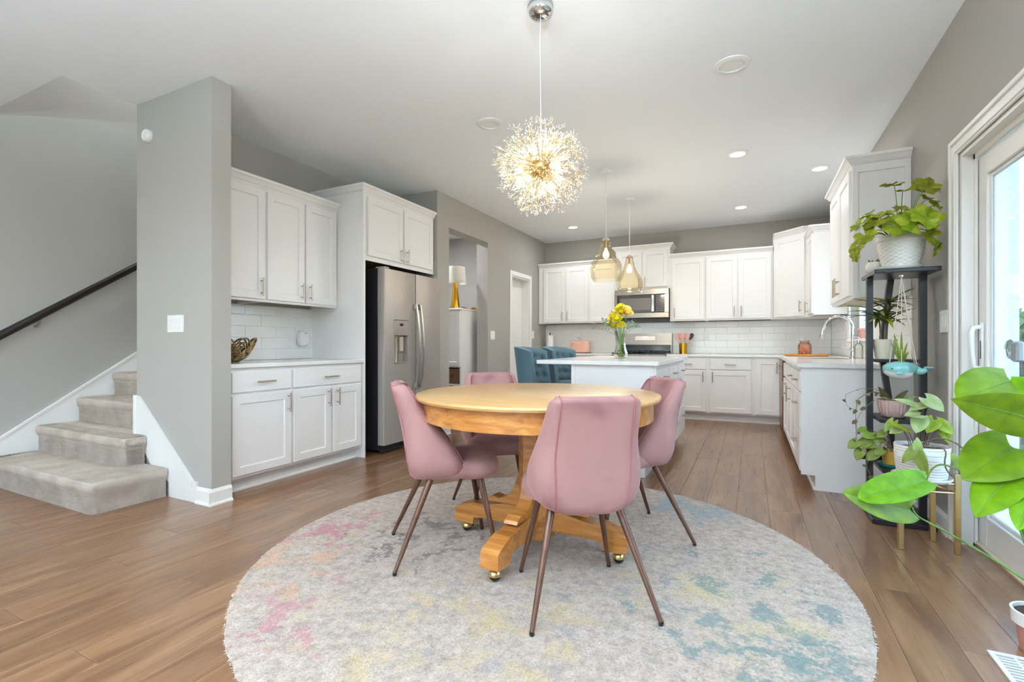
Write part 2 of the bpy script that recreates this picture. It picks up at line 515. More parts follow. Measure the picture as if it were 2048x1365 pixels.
# sliding patio door: casing, jamb, sash, pane, pull
f = MB()
f.box(XR+.004, XRO+.045, DY1-.02, DY1-.0005, 0.012, DZ-.02); f.box(XR+.004, XRO+.045, DY0+.0005, DY0+.02, 0.012, DZ-.02)
f.box(XR+.004, XRO+.045, DY0+.0005, DY1-.0005, DZ-.02, DZ-.0005)
f.box(XR+.05, XR+.062, DY0+.02, DY1-.02, DZ-.045, DZ-.02); f.box(XR+.05, XR+.062, DY1-.04, DY1-.02, .012, DZ-.02)
door = struct('door_1', f, M['trim'])
tag(door, 'white framed sliding glass patio door beside the plants', None)
c = MB(); cw = .09
def casing_bar(c, p, q, axis):
    # stepped moulding seen as several lines: three nested strips
    for k, (a, b, t) in enumerate(((0, 1, .012), (.12, .5, .018), (.68, .96, .022))):
        if axis == 'v': c.cbox(XR-t, XR-.0003, p + cw*a, p + cw*b, 0, DZ + (cw*b if k != 2 else cw*.96), .003)
        else: c.cbox(XR-t, XR-.0003, DY0-.09, DY1 + cw*a, p + cw*a, p + cw*b, .003)
casing_bar(c, DY1, 0, 'v'); casing_bar(c, DZ, 0, 'h')
c.cbox(XR-.014, XR-.0003, DY0-.09, DY0, 0, DZ, .003)
obj('casing', c, M['trim'], door)
def sash(x0, x1, y0, y1, st, name):
    s = MB(); zb, zt = .045, DZ-.047
    s.cbox(x0, x1, y1-st, y1, zb, zt, .004); s.cbox(x0, x1, y0, y0+st, zb, zt, .004)
    s.cbox(x0, x1, y0+st, y1-st, zb, zb+.15, .004); s.cbox(x0, x1, y0+st, y1-st, zt-st, zt, .004)
    so = obj(name, s, M['trim'], door)
    b = MB(); e = .018; xm = x0+.014
    for bx in ((y1-st-e, y1-st, zb+.15, zt-st), (y0+st, y0+st+e, zb+.15, zt-st), (y0+st+e, y1-st-e, zb+.15, zb+.15+e), (y0+st+e, y1-st-e, zt-st-e, zt-st)):
        b.cbox(xm, x1-.006, bx[0], bx[1], bx[2], bx[3], .004)
    obj('glazing_bead', b, M['white_pl'], so)
    obj('pane', MB().box((x0+x1)/2-.003, (x0+x1)/2+.003, y0+st+e, y1-st-e, zb+.15+e, zt-st-e), M['pane'], so)
    return so
s1 = sash(XR+.066, XR+.106, 2.30, DY1-.022, .105, 'sash')
s2 = sash(XR+.118, XR+.158, DY0+.022, 2.40, .105, 'sash')
p = MB()
p.tube([(XR+.064, 3.205, 1.13), (XR+.03, 3.205, 1.125), (XR+.022, 3.205, 1.10), (XR+.026, 3.205, 1.0), (XR+.03, 3.205, .93), (XR+.064, 3.205, .92)], [.011,.013,.013,.010,.012,.012], 8)
p.cbox(XR+.056, XR+.066, 3.185, 3.225, .90, 1.15, .004)
obj('pull_handle', p, M['white_pl'], s1, smooth=50)
obj('latch_slot', MB().cbox(XR+.0545, XR+.056, 3.196, 3.206, .97, 1.06, .0005), M['slot'], s1)
t = MB(); t.prism([(XR-.012,0),(XR+.004,.012),(XR+.05,.016),(XR+.05,.03),(XRO+.04,.03),(XRO+.04,0)], DY0, DY1-.001, 'y')
obj('threshold', t, plain('threshold_wood', (150,124,104), .45, var=.1, vs_=14), door)
obj('sill_track', MB().cbox(XR+.052, XRO+.03, DY0+.02, DY1-.02, .0305, .0445, .003), M['cream'], door)

# baseboards and stair skirts
bm_ = MB()
def bprof(h=.105, t=.014, shoe=.012):
    return [(0,0),(t+shoe,0),(t+shoe,.008),(t+.004,.018),(t,.019),(t,h-.02),(t*.6,h-.008),(t*.3,h),(0,h)]
b = MB()
b.prism([(-p[0]+FIN0, p[1]) for p in bprof()], -3.27, -3.13, 'x')
pts = bprof(); b.prism([(-3.13+p[0], p[1]) for p in pts], FIN0-.026, FIN1, 'y')
struct('baseboard_fin', b, M['trim'])
b = MB(); b.prism([(XR-p[0], p[1]) for p in bprof()], 3.385, 4.05, 'y')
struct('baseboard_right', b, M['trim'])
b = MB()
b.prism([(XL+p[0], p[1]) for p in bprof()], 4.53, 4.77, 'y')
b.prism([(XL+p[0], p[1]) for p in bprof()], 5.70, 6.35, 'y')
b.prism([(4.77+p[0], p[1]) for p in bprof()], XL-.17, XL+.012, 'x')
b.prism([(4.53-p[0], p[1]) for p in bprof()], XREC+.5, XL+.012, 'x')
struct('baseboard_left', b, M['trim'])
b = MB(); b.prism([(XW+p[0], p[1]) for p in bprof()], YR, 1.2, 'y')
struct('baseboard_stair_wall', b, M['trim'])
# skirt on the fin wall, sloping down beside the first two steps
sk = MB(); sk.prism([(-3.995,.40),(-3.995,.67),(-3.955,.67),(-3.31,.135),(-3.27,.135),(-3.27,0),(-3.58,0),(-3.58,.1),(-3.8,.2)], FIN0-.014, FIN0-.0005, 'y')
sk.prism([(-3.955,.63),(-3.955,.672),(-3.31,.137),(-3.31,.10)], FIN0-.02, FIN0-.014, 'y')
sk.cbox(-4.015, -3.985, FIN0-.02, FIN1, .38, .675, .004)
struct('trim_1', sk, M['trim'])
# skirt on the stair wall
sk = MB()
def wskirt(y): return .337 + (y-1.592)*(.993-.337)/(2.534-1.592)
sk.prism([(1.2,0),(1.2,.07),(1.592-.37,wskirt(1.592-.37)),(5.0,wskirt(5.0)),(5.0,wskirt(5.0)-.5),(1.6,0)], XW+.0005, XW+.014, 'x')
sk.prism([(1.3,wskirt(1.3)-.022),(1.3,wskirt(1.3)),(5.0,wskirt(5.0)),(5.0,wskirt(5.0)-.022)], XW+.014, XW+.02, 'x')
struct('trim_2', sk, M['trim'])

# interior white door in the kitchen left wall
f = MB()
for yy in (6.415, 7.055-.018): f.box(XL-.17, XL-.0005, yy, yy+.018, 0, 2.07)
f.box(XL-.17, XL-.0005, 6.433, 7.037, 2.052, 2.0695)
for bx in ((6.35, 6.415, 0, 2.135), (7.055, 7.12, 0, 2.135), (6.415, 7.055, 2.07, 2.135)):
    f.cbox(XL+.0003, XL+.016, bx[0], bx[1], bx[2], bx[3], .004)
d2 = struct('door_2', f, M['trim'])
dm = MB(); X0, X1 = XL-.165, XL-.13
dm.box(X0, X1, 6.435, 7.035, .01, 2.05)
lf = obj('door_leaf', dm, M['trim'], d2)
for (z0, z1) in ((.2, .95), (1.08, 1.92)):
    pm = MB(); pm.loft([[(X1,6.53,z0),(X1,6.94,z0),(X1,6.94,z1),(X1,6.53,z1)],[(X1+.006,6.55,z0+.02),(X1+.006,6.92,z0+.02),(X1+.006,6.92,z1-.02),(X1+.006,6.55,z1-.02)]])
    obj('panel', pm, M['trim'], lf)
kn = MB(); kn.lathe([(.028,0),(.028,.006),(.011,.010),(.011,.032),(.026,.042),(.030,.055),(.024,.068),(.002,.072)], 14, cap0=True)
kn.xf(Matrix.Translation((X1, 6.98, .94)) @ Matrix.Rotation(PI/2, 4, 'Y'))
obj('knob', kn, M['nickel'], d2, smooth=40)

# backsplash tiles, each set on its wall
tile_me = {}
def tiles(parent, axis, face, u0, u1, z0, z1, sgn, skip=None):
    th, tw, gap = .0975, .30, .0022
    gp = MB()
    if axis == 'y': gp.box(u0, u1, face-.004, face-.0003, z0, z1)
    elif sgn > 0: gp.box(face+.0003, face+.004, u0, u1, z0, z1)
    elif skip: gp.box(face-.004, face-.0003, u0, WY0-.062, z0, z1); gp.box(face-.004, face-.0003, WY1+.062, u1, z0, z1); gp.box(face-.004, face-.0003, WY0-.062, WY1+.062, z0, WZ0-.032)
    obj('grout_bed', gp, M['tilegrout'], parent)
    rowi = 0; z = z0
    while z < z1 - .01:
        zt = min(z + th, z1)
        u = u0 - (tw/2 if rowi % 2 else 0)
        while u < u1:
            a, b = max(u, u0), min(u + tw, u1)
            if b - a > .02 and not (skip and skip(a, b, z, zt)):
                wd, ht = round(b - a - gap, 3), round(zt - z - gap, 3)
                if (axis, sgn, wd, ht) not in tile_me:
                    mb = MB(); c = .0025; t = .007
                    R0 = [(0,0,0),(wd,0,0),(wd,0,ht),(0,0,ht)]
                    R1 = [(0,-t+c,0),(wd,-t+c,0),(wd,-t+c,ht),(0,-t+c,ht)]
                    R2 = [(c,-t,c),(wd-c,-t,c),(wd-c,-t,ht-c),(c,-t,ht-c)]
                    mb.loft([R0, R1, R2], cap0=False)
                    if axis == 'x':
                        mb.xf(Matrix.Rotation(PI/2 if sgn > 0 else -PI/2, 4, 'Z'))
                    me = mb.mesh('tile'); me.materials.append(M['tile']); tile_me[(axis, sgn, wd, ht)] = me
                me = tile_me[(axis, sgn, wd, ht)]
                if axis == 'y': loc = (a + gap/2, face, z + gap/2)
                elif sgn > 0: loc = (face, a + gap/2, z + gap/2)
                else: loc = (face, b - gap/2, z + gap/2)
                link('tile', me, None, parent, loc)
            u += tw
        z += th; rowi += 1
wall_rec = bpy.data.objects['wall_cabinet_recess']
tiles(wall_rec, 'x', XREC, FIN1, 3.40, .908, 1.383, 1)
tiles(wall_back, 'y', YB, XL, XR-.008, .908, 1.383, 1, lambda a, b, z, zt: False)
tiles(wall_right, 'x', XR, 4.10, YB, .908, 1.37, -1, lambda a, b, z, zt: (b > WY0-.06 and a < WY1+.06 and zt > WZ0-.03))
# ================================================================ cabinets
CT = .907       # counter top
SLAB = .03
BZ = CT - SLAB  # top of the base units
FR = .02        # thickness of doors and drawer fronts

def shaker(w_, h_, t=FR, fr=.058, rec=.009):
    mb = MB(); c = .0025; s = .006
    f = min(fr, w_*.3, h_*.3)
    R = lambda x0, x1, z0, z1, y: [(x0,y,z0),(x1,y,z0),(x1,y,z1),(x0,y,z1)]
    mb.loft([R(0,w_,0,h_,0), R(0,w_,0,h_,-t+c), R(c,w_-c,c,h_-c,-t), R(f,w_-f,f,h_-f,-t), R(f+s,w_-f-s,f+s,h_-f-s,-t+rec)])
    return mb
def slabfront(w_, h_, t=FR):
    return MB().cbox(0, w_, -t, 0, 0, h_, .003)
def handle(parent, x, z, vert, ln=.145, y=-FR):
    mb = MB(); so = .032
    a = (0,0,ln/2) if vert else (ln/2,0,0)
    mb.tube([(-a[0], y-so, -a[2]), (a[0], y-so, a[2])], .006, 8)
    for k in (-.66, .66):
        mb.tube([(a[0]*k, y-so, a[2]*k), (a[0]*k, y, a[2]*k)], .0045, 6)
    o = obj('handle', mb, M['nickel'], parent, (x, 0, z), smooth=50)
    return o
def crown(w_, d, z, left, right, hh=.075, p=.05, back=True):
    mb = MB(); rings = []
    for o_, dz in ((0.0,0),(0.006,0.0),(.008,.014),(.018,.022),(.034,.044),(.042,.052),(p,.055),(p,hh)):
        x0 = -o_ if left else 0; x1 = w_ + (o_ if right else 0)
        rings.append([(x0,-o_,z+dz),(x1,-o_,z+dz),(x1,d,z+dz),(x0,d,z+dz)])
    return mb.loft(rings)
def cabinet(name, label, loc, rz, w_, d, z0, z1, fronts, base=False, crown_=None, group=None, lip=True, cat='cabinet', ends=None):
    t = thing(name, label, cat, loc, rz, group)
    mb = MB()
    if base:
        toe = .075
        mb.prism([(0,.105),(0,z1),(d,z1),(d,0),(toe,0),(toe,.105)], 0, w_, 'x')
        obj('body', mb, M['cab'], t)
        obj('toe_strip', MB().prism([(toe-.012,0),(toe-.012,.008),(toe-.004,.018),(toe,.018),(toe,0)], 0, w_, 'x'), M['trim'], t)
    else:
        # open-bottom carcass: sides, front frame and a recessed underside
        mb.box(0, w_, 0, d, z0+.028, z1); mb.box(0, w_, 0, .02, z0, z0+.028)
        mb.box(0, .016, .02, d, z0, z0+.028); mb.box(w_-.016, w_, .02, d, z0, z0+.028)
        obj('body', mb, M['cab'], t)
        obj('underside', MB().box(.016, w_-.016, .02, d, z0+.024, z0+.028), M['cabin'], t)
    for kind, x0, x1, a, b, hd in fronts:
        fm = shaker(x1-x0, b-a) if kind == 'door' else slabfront(x1-x0, b-a)
        fo = obj('door' if kind == 'door' else 'drawer_front', fm, M['cab'], t, (x0, 0, a))
        for h in (hd if isinstance(hd, list) else [hd]):
            if h is None: continue
            handle(fo, h[1]-x0, h[2]-a, h[0] == 'v')
    if crown_:
        obj('crown_moulding', crown(w_, d, z1, *crown_), M['cab'], t)
    return t

RL, RB, RRR = PI/2, 0.0, -PI/2
# ---- left run (front faces +x, width runs along +y)
XF = -3.21
D_ = XF - XREC - .001
yL = lambda y: y
dz0, dz1, wz0, wz1 = .125, .685, .705, .845
cabinet('base_cabinet', 'white base cabinet with one drawer over one door beside the stair wall', (XF, 2.095, 0), RL, .533, D_, 0, BZ,
        [('drawer', .045, .522, wz0, wz1, ('h', .29, .775)), ('door', .045, .522, dz0, dz1, ('v', .49, .60))], base=True)
cabinet('base_cabinet', 'white base cabinet with a wide drawer over two doors beside the refrigerator panel', (XF, 2.629, 0), RL, .762, D_, 0, BZ,
        [('drawer', .012, .735, wz0, wz1, ('h', .37, .775)), ('door', .012, .385, dz0, dz1, ('v', .35, .60)), ('door', .41, .735, dz0, dz1, ('v', .45, .60))], base=True)
ct = tag(obj('countertop', MB().cbox(XREC+.008, XF+.035, FIN1+.001, 3.391, BZ+.0005, CT, .003), M['quartz']), 'white quartz countertop on the left base cabinets under the gold bowl', 'countertop')
XU = -3.52; DU = XU - XREC - .001
UZ0, UZ1 = 1.385, 2.29
cabinet('wall_cabinet', 'white wall cabinet with one door, half hidden by the stair wall', (XU, 2.095, 0), RL, .54, DU, UZ0, UZ1,
        [('door', .03, .528, UZ0+.02, UZ1-.015, ('v', .49, 1.50))], crown_=(False, False))
cabinet('wall_cabinet', 'white two-door wall cabinet above the gold bowl and plug-in diffuser', (XU, 2.636, 0), RL, .755, DU, UZ0, UZ1,
        [('door', .01, .372, UZ0+.02, UZ1-.015, ('v', .335, 1.50)), ('door', .388, .735, UZ0+.02, UZ1-.015, ('v', .425, 1.50))], crown_=(False, False))
# ---- refrigerator surround
XP = -3.19
tag(obj('tall_end_panel', MB().cbox(XREC+.002, XP, 3.393, 3.42, 0, 2.45, .002), M['cab']), 'tall white end panel standing left of the refrigerator', 'panel')
cabinet('wall_cabinet', 'white two-door cabinet above the refrigerator', (XP-.03, 3.421, 0), RL, 1.105, XP-.03-XREC-.001, 1.83, 2.45,
        [('door', .05, .55, 1.875, 2.425, ('v', .515, 1.945)), ('door', .575, 1.075, 1.875, 2.425, ('v', .61, 1.945))], crown_=(True, False))

# ---- back wall uppers (front faces -y)
YU = 7.42; DUB = YB - YU - .001
BW = [(-3.16, -2.30), (-2.30, -1.872), (-1.872, -1.072), (-1.072, -.59), (-.59, .262)]
def two(w_, z0, z1, hz, a=.035, b=.035):
    m = w_/2 + (a-b)/2
    return [('door', a, m-.008, z0+.02, z1-.015, ('v', m-.045, hz)), ('door', m+.008, w_-b, z0+.02, z1-.015, ('v', m+.045, hz))]
cabinet('wall_cabinet', 'white two-door wall cabinet above the pink toaster', (BW[0][0], YU, 0), 0, BW[0][1]-BW[0][0]-.001, DUB, UZ0, UZ1,
        two(.859, UZ0, UZ1, 1.50, .09, .012), crown_=(False, False))
cabinet('wall_cabinet', 'white single-door wall cabinet left of the microwave behind the pendants', (BW[1][0], YU, 0), 0, .427, DUB, UZ0, UZ1,
        [('door', .012, .415, UZ0+.02, UZ1-.015, ('v', .375, 1.50))], crown_=(False, False))
cabinet('wall_cabinet', 'short white two-door wall cabinet above the microwave', (BW[2][0], YU, 0), 0, .799, DUB, 1.872, 2.46,
        [('door', .03, .392, 1.90, 2.44, ('v', .355, 1.975)), ('door', .407, .77, 1.90, 2.44, ('v', .445, 1.975))], crown_=(True, True))
cabinet('wall_cabinet', 'white single-door wall cabinet just right of the microwave', (BW[3][0], YU, 0), 0, .481, DUB, UZ0, UZ1,
        [('door', .03, .47, UZ0+.02, UZ1-.015, ('v', .065, 1.50))], crown_=(False, False))
cabinet('wall_cabinet', 'white two-door wall cabinet above the back counter outlet', (BW[4][0], YU, 0), 0, .848, DUB, UZ0, UZ1,
        two(.848, UZ0, UZ1, 1.50, .012, .02), crown_=(False, False))
# diagonal corner cabinet
t = thing('corner_cabinet', 'tall white diagonal corner cabinet above the orange tray', 'cabinet', (.262, 7.42, 0))
dx, dy = .64-.262, 7.05-7.42
poly = [(0,.001),(dx-.001,dy+.002),(XR-.262-.001,dy+.002),(XR-.262-.001,YB-7.42-.001),(0,YB-7.42-.001)]
obj('body', MB().prism(poly, UZ0, 2.45, 'z'), M['cab'], t)
ln = math.hypot(dx, dy); an = math.atan2(dy, dx)
do = obj('door', shaker(ln-.08, 2.45-UZ0-.04), M['cab'], t, (.03*math.cos(an), .03*math.sin(an)-.001, UZ0+.02), (0,0,an))
handle(do, ln-.125, .12, True)
rings = []
for o_, dz in ((0,0),(.008,.014),(.018,.022),(.034,.044),(.05,.055),(.05,.075)):
    nx, ny = math.sin(an), -math.cos(an)
    rings.append([(0, .001-o_*1.3, 2.45+dz), (o_*.2+nx*o_*0, .001-o_*1.3, 2.45+dz), (dx-.001-o_*1.3, dy+.002-o_*.2, 2.45+dz), (dx-.001-o_*1.3, dy+.002-o_*.2+.001, 2.45+dz), (XR-.262-.001,dy+.002,2.45+dz),(XR-.262-.001,YB-7.42-.001,2.45+dz),(0,YB-7.42-.001,2.45+dz)])
obj('crown_moulding', MB().loft(rings), M['cab'], t)
# ---- right wall uppers (front faces -x, width runs along -y)
XUR = .64; DUR = XR - XUR - .001
cabinet('wall_cabinet', 'white wall cabinet between the corner cabinet and the sink window', (XUR, 7.048, 0), RRR, .498, DUR, UZ0, 2.34,
        [('door', .05, .485, UZ0+.02, 2.325, ('v', .10, 1.50))], crown_=(False, True))
cabinet('wall_cabinet', 'white two-door wall cabinet nearest the camera above the plant stand', (XUR, 5.10, 0), RRR, .96, DUR, 1.37, 2.29,
        two(.96, 1.37, 2.29, 1.49, .02, .02), crown_=(True, True))
o = bpy.data.objects
ep = MB(); ep.box(XUR+.0, XUR+.03, 4.128, 4.1395, 1.37, 2.29); ep.box(XR-.035, XR-.002, 4.128, 4.1395, 1.37, 2.29)
ep.box(XUR+.03, XR-.035, 4.128, 4.1395, 1.37, 1.41); ep.box(XUR+.03, XR-.035, 4.128, 4.1395, 2.25, 2.29)
ep.xf(Matrix.Rotation(PI/2, 4, 'Z') @ Matrix.Translation((-XUR, -5.10, 0)))
near_cab = [q for q in COL.objects if q.get('label', '').startswith('white two-door wall cabinet nearest')][0]
obj('end_frame', ep, M['cab'], near_cab)

# ---- back wall bases
YF = 7.14; DB = YB - YF - .001
cabinet('base_cabinet', 'white base cabinet behind the island left of the range', (-3.16, YF, 0), 0, 1.298, DB, 0, BZ,
        [('drawer', .05, .64, wz0, wz1, ('h', .345, .775)), ('drawer', .66, 1.28, wz0, wz1, ('h', .97, .775)), ('door', .05, .64, dz0, dz1, ('v', .59, .6)), ('door', .66, 1.28, dz0, dz1, ('v', .71, .6))], base=True)
cabinet('base_cabinet', 'white base cabinet with drawer and door just right of the range', (-1.075, YF, 0), 0, .54, DB, 0, BZ,
        [('drawer', .03, .515, wz0, wz1, ('h', .27, .775)), ('door', .03, .515, dz0, dz1, ('v', .48, .60))], base=True)
cabinet('base_cabinet', 'white base cabinet with a wide drawer over a wide door on the back wall', (-.534, YF, 0), 0, .555, DB, 0, BZ,
        [('drawer', .03, .53, wz0, wz1, ('h', .28, .775)), ('door', .03, .53, dz0, dz1, ('v', .06, .60))], base=True)
cabinet('base_cabinet', 'narrow white base cabinet with a full-height door in the back corner', (.022, YF, 0), 0, .309, DB, 0, BZ,
        [('door', .03, .297, dz0, wz1, ('v', .27, .74))], base=True)
# ---- right run (peninsula)
XFR = .333; DP = XR - XFR - .001
YP = 4.07
cabinet('base_cabinet', 'white blind corner base filler where the two counters meet', (XFR, YF-.002, 0), RRR, .437, DP, 0, BZ, [], base=True)
cabinet('base_cabinet', 'white sink base cabinet with two doors below the faucet', (XFR, 6.09, 0), RRR, .989, DP, 0, BZ,
        [('drawer', .03, .96, wz0, wz1, None), ('door', .03, .485, dz0, dz1, ('v', .44, .60)), ('door', .50, .96, dz0, dz1, ('v', .545, .60))], base=True)
cabinet('base_cabinet', 'white base cabinet with drawer over door next to the drawer stack', (XFR, 5.10, 0), RRR, .579, DP, 0, BZ,
        [('drawer', .03, .55, wz0, wz1, ('h', .29, .775)), ('door', .03, .55, dz0, dz1, ('v', .075, .60))], base=True)
pc = cabinet('base_cabinet', 'white three-drawer base cabinet at the near end of the right counter', (XFR, 4.52, 0), RRR, .43, DP, 0, BZ,
        [('drawer', .02, .425, wz0, wz1, ('h', .22, .775)), ('drawer', .02, .425, .42, .685, ('h', .22, .60)), ('drawer', .02, .425, .125, .40, ('h', .22, .315))], base=True)
ep = MB(); ep.prism([(XFR-.012, .105),(XFR-.012,BZ),(XR-.001,BZ),(XR-.001,0),(XFR+.075,0),(XFR+.075,.105)], YP, YP+.0195, 'y')
tag(obj('cabinet_end_panel', ep, M['cab']), 'white end panel closing the right counter behind the plant stand', 'panel')

# L-shaped countertop with a sink cut-out
cm = MB(); x0 = XFR-.035; y0 = YP-.03; ys0, ys1, xs0, xs1 = 5.34, 6.02, .43, .83
cm.box(-1.076, XR-.008, YF-.035, YB-.008, BZ+.0005, CT)
cm.box(x0, XR-.008, y0, ys0, BZ+.0005, CT); cm.box(x0, XR-.008, ys1, YF-.035, BZ+.0005, CT)
cm.box(x0, xs0, ys0, ys1, BZ+.0005, CT); cm.box(xs1, XR-.008, ys0, ys1, BZ+.0005, CT)
tag(obj('countertop', cm, M['quartz']), 'white quartz L-shaped countertop on the back and right base cabinets', 'countertop')
tag(obj('countertop', MB().cbox(-3.162, -1.862, YF-.035, YB-.008, BZ+.0005, CT, .003), M['quartz']), 'white quartz countertop under the pink toaster', 'countertop')
sk = MB(); R = lambda a, b, c, d, z: [(a,c,z),(b,c,z),(b,d,z),(a,d,z)]
sk.loft([R(xs0+.001,xs1-.001,ys0+.001,ys1-.001,CT-.002), R(xs0+.001,xs1-.001,ys0+.001,ys1-.001,.72), R(xs0+.004,xs1-.004,ys0+.004,ys1-.004,.72), R(xs0+.004,xs1-.004,ys0+.004,ys1-.004,CT-.002)], False, False)
sk.box(xs0+.004, xs1-.004, ys0+.004, ys1-.004, .72, .725)
tag(obj('kitchen_sink', sk, M['nickel']), 'undermount steel sink let into the right counter', 'sink')

# ---- faucet
t = thing('kitchen_faucet', 'chrome gooseneck kitchen faucet on the right counter', 'faucet', (.885, 5.72, CT))
obj('base', MB().lathe([(.001,.0005),(.028,.0005),(.028,.012),(.019,.02),(.018,.10),(.016,.12),(.001,.12)], 16), M['chrome'], t, smooth=40)
pts = [(0,0,.11),(0,0,.30)] + [(-.115+.115*math.cos(a), 0, .30+.115*math.sin(a)) for a in [PI*k/10 for k in range(1, 9)]]
pts += [(-.238, 0, .30)]
obj('spout', MB().tube(pts, .0125, 10), M['chrome'], t, smooth=60)
hp = MB().tube([(-.225,0,.335),(-.242,0,.29),(-.262,0,.20),(-.264,0,.195)], [.013,.016,.020,.018], 10)
obj('spray_head', hp, M['chrome'], t, smooth=60)
obj('lever', MB().tube([(0,-.018,.07),(-.02,-.03,.075),(-.10,-.045,.11)], [.008,.007,.005], 8), M['chrome'], t, smooth=60)

# ---- dishwasher
t = thing('dishwasher', 'stainless dishwasher set into the right cabinet run', 'dishwasher', (XFR, 6.70, 0), RRR)
M['steel'] = plain('slate_steel', (150,143,134), .32, .9, var=.04, vs_=30)
M['darksteel'] = plain('dark_steel', (62,52,48), .35, .8, var=.05)
obj('tub', MB().box(.002, .606, .001, DP, .10, BZ-.002), M['slot'], t)
obj('door', MB().cbox(.004, .604, -.03, 0, .11, BZ-.012, .006), plain('floor_reflection_steel', (128,92,70), .3, .7), t)  # brown of the reflected floor is painted into the stainless colour
obj('handle', MB().tube([(.05,-.06,.79),(.55,-.06,.79)], .009, 8).tube([(.08,-.06,.79),(.08,-.03,.79)], .006, 6).tube([(.52,-.06,.79),(.52,-.03,.79)], .006, 6), M['nickel'], t)
obj('toe_panel', MB().box(.004, .604, .06, .07, 0, .10), M['black'], t)

# ---- island
IX0, IX1, IY0, IY1 = -1.335, -.67, 3.86, 5.62
t = thing('island_cabinet', 'white kitchen island cabinet with drawers on its right side', 'kitchen island', (IX0, IY0, 0))
iw, il = IX1-IX0, IY1-IY0
b = MB(); b.prism([(0,0),(0,BZ),(iw,BZ),(iw,.105),(iw-.075,.105),(iw-.075,0)], .0, il, 'y')
obj('body', b, M['cab'], t)
e = MB(); e.cbox(-.012, .018, -.012, 0, 0, BZ, .002); e.cbox(iw-.0, iw+.012, -.012, .02, .105, BZ, .002)
obj('corner_trim', e, M['cab'], t)
n = 3; wv = (il-.06)/n
for i in range(n):
    y0 = .04 + i*wv
    for (a, b_, hz) in ((wz0, wz1, .775), (.42, .685, .60), (.125, .40, .31)):
        fo = obj('drawer_front', slabfront(wv-.03, b_-a), M['cab'], t, (iw, y0, a), (0,0,PI/2))
        handle(fo, (wv-.03)/2, hz-a, False)
tag(obj('countertop', MB().cbox(-1.645, -.635, 3.81, 5.66, BZ+.0005, CT+.003, .003), M['quartz']), 'white quartz island countertop under the flower vase', 'countertop')
# ================================================================ appliances
# refrigerator (front faces +x; local x -> +y, local -y -> +x)
t = thing('refrigerator', 'slate side-by-side refrigerator with an ice dispenser', 'refrigerator', (-3.17, 3.575, 0), RL)
RW, RD = .925, .66
M['slate'] = plain('slate_finish', (164,156,148), .38, .25, var=.03, vs_=60)
obj('body', MB().cbox(.004, RW-.004, .012, RD, .03, 1.77, .006), M['black'], t)
obj('base_grille', MB().cbox(.01, RW-.01, -.02, .011, .005, .075, .004), M['black'], t)
hg = MB(); hg.cbox(.02, .09, -.05, .06, 1.7705, 1.785, .003); hg.cbox(RW-.09, RW-.02, -.05, .06, 1.7705, 1.785, .003)
obj('hinge_cover', hg, M['slate'], t)
DT = .065; SPL = .485
def fdoor(x0, x1, cut=None):
    mb = MB(); z0, z1 = .085, 1.765; c = .012
    # rounded vertical edges
    def poly(a, b): return [(a,0.01),(a,-DT+c),(a+c*.3,-DT+c*.3),(a+c,-DT),(b-c,-DT),(b-c*.3,-DT+c*.3),(b,-DT+c),(b,0.01)]
    if not cut: return mb.prism(poly(x0, x1), z0, z1)
    cx0, cx1, cz0, cz1 = cut
    mb.prism(poly(x0, x1), z0, cz0); mb.prism(poly(x0, x1), cz1, z1)
    mb.prism([(x0,0.01),(x0,-DT+c),(x0+c*.3,-DT+c*.3),(x0+c,-DT),(cx0,-DT),(cx0,.01)], cz0, cz1)
    mb.prism([(cx1,.01),(cx1,-DT),(x1-c,-DT),(x1-c*.3,-DT+c*.3),(x1,-DT+c),(x1,.01)], cz0, cz1)
    mb.box(cx0, cx1, -.012, .01, cz0, cz1)
    return mb
cut = (.14, .36, .855, 1.285)
fd = obj('freezer_door', fdoor(0, SPL-.003, cut), M['slate'], t, smooth=30)
dd = obj('fridge_door', fdoor(SPL+.003, RW), M['slate'], t, smooth=30)
# dispenser
cx0, cx1, cz0, cz1 = cut
m = MB(); m.cbox(cx0+.004, cx1-.004, -DT-.004, -.0125, 1.13, cz1-.004, .004)
disp = obj('dispenser_panel', m, plain('dispenser_grey', (158,150,141), .35, .5), fd)
obj('display', MB().cbox(cx0+.085, cx0+.135, -DT-.0055, -DT-.004, 1.225, 1.25, .0004), M['blackgloss'], disp)
for k in range(5):
    obj('button', MB().cbox(cx0+.035+k*.034, cx0+.047+k*.034, -DT-.005, -DT-.004, 1.165, 1.172, .0003), M['nickel'], disp)
m = MB(); m.cbox(cx0+.001, cx0+.010, -DT-.003, -.0125, cz0+.002, 1.129, .002); m.cbox(cx1-.010, cx1-.001, -DT-.003, -.0125, cz0+.002, 1.129, .002); m.cbox(cx0+.010, cx1-.010, -DT-.003, -.0125, cz0+.002, cz0+.014, .002)
obj('dispenser_frame', m, M['slate'], fd)
obj('water_chute', MB().lathe([(.030,.87),(.030,1.10),(.036,1.129)], 12, (.21,-.028,0)), M['nickel'], fd, smooth=60)
obj('ice_paddle', MB().cbox(.265, .325, -.035, -.0125, .97, 1.125, .006), plain('paddle', (196,180,164), .5), fd)
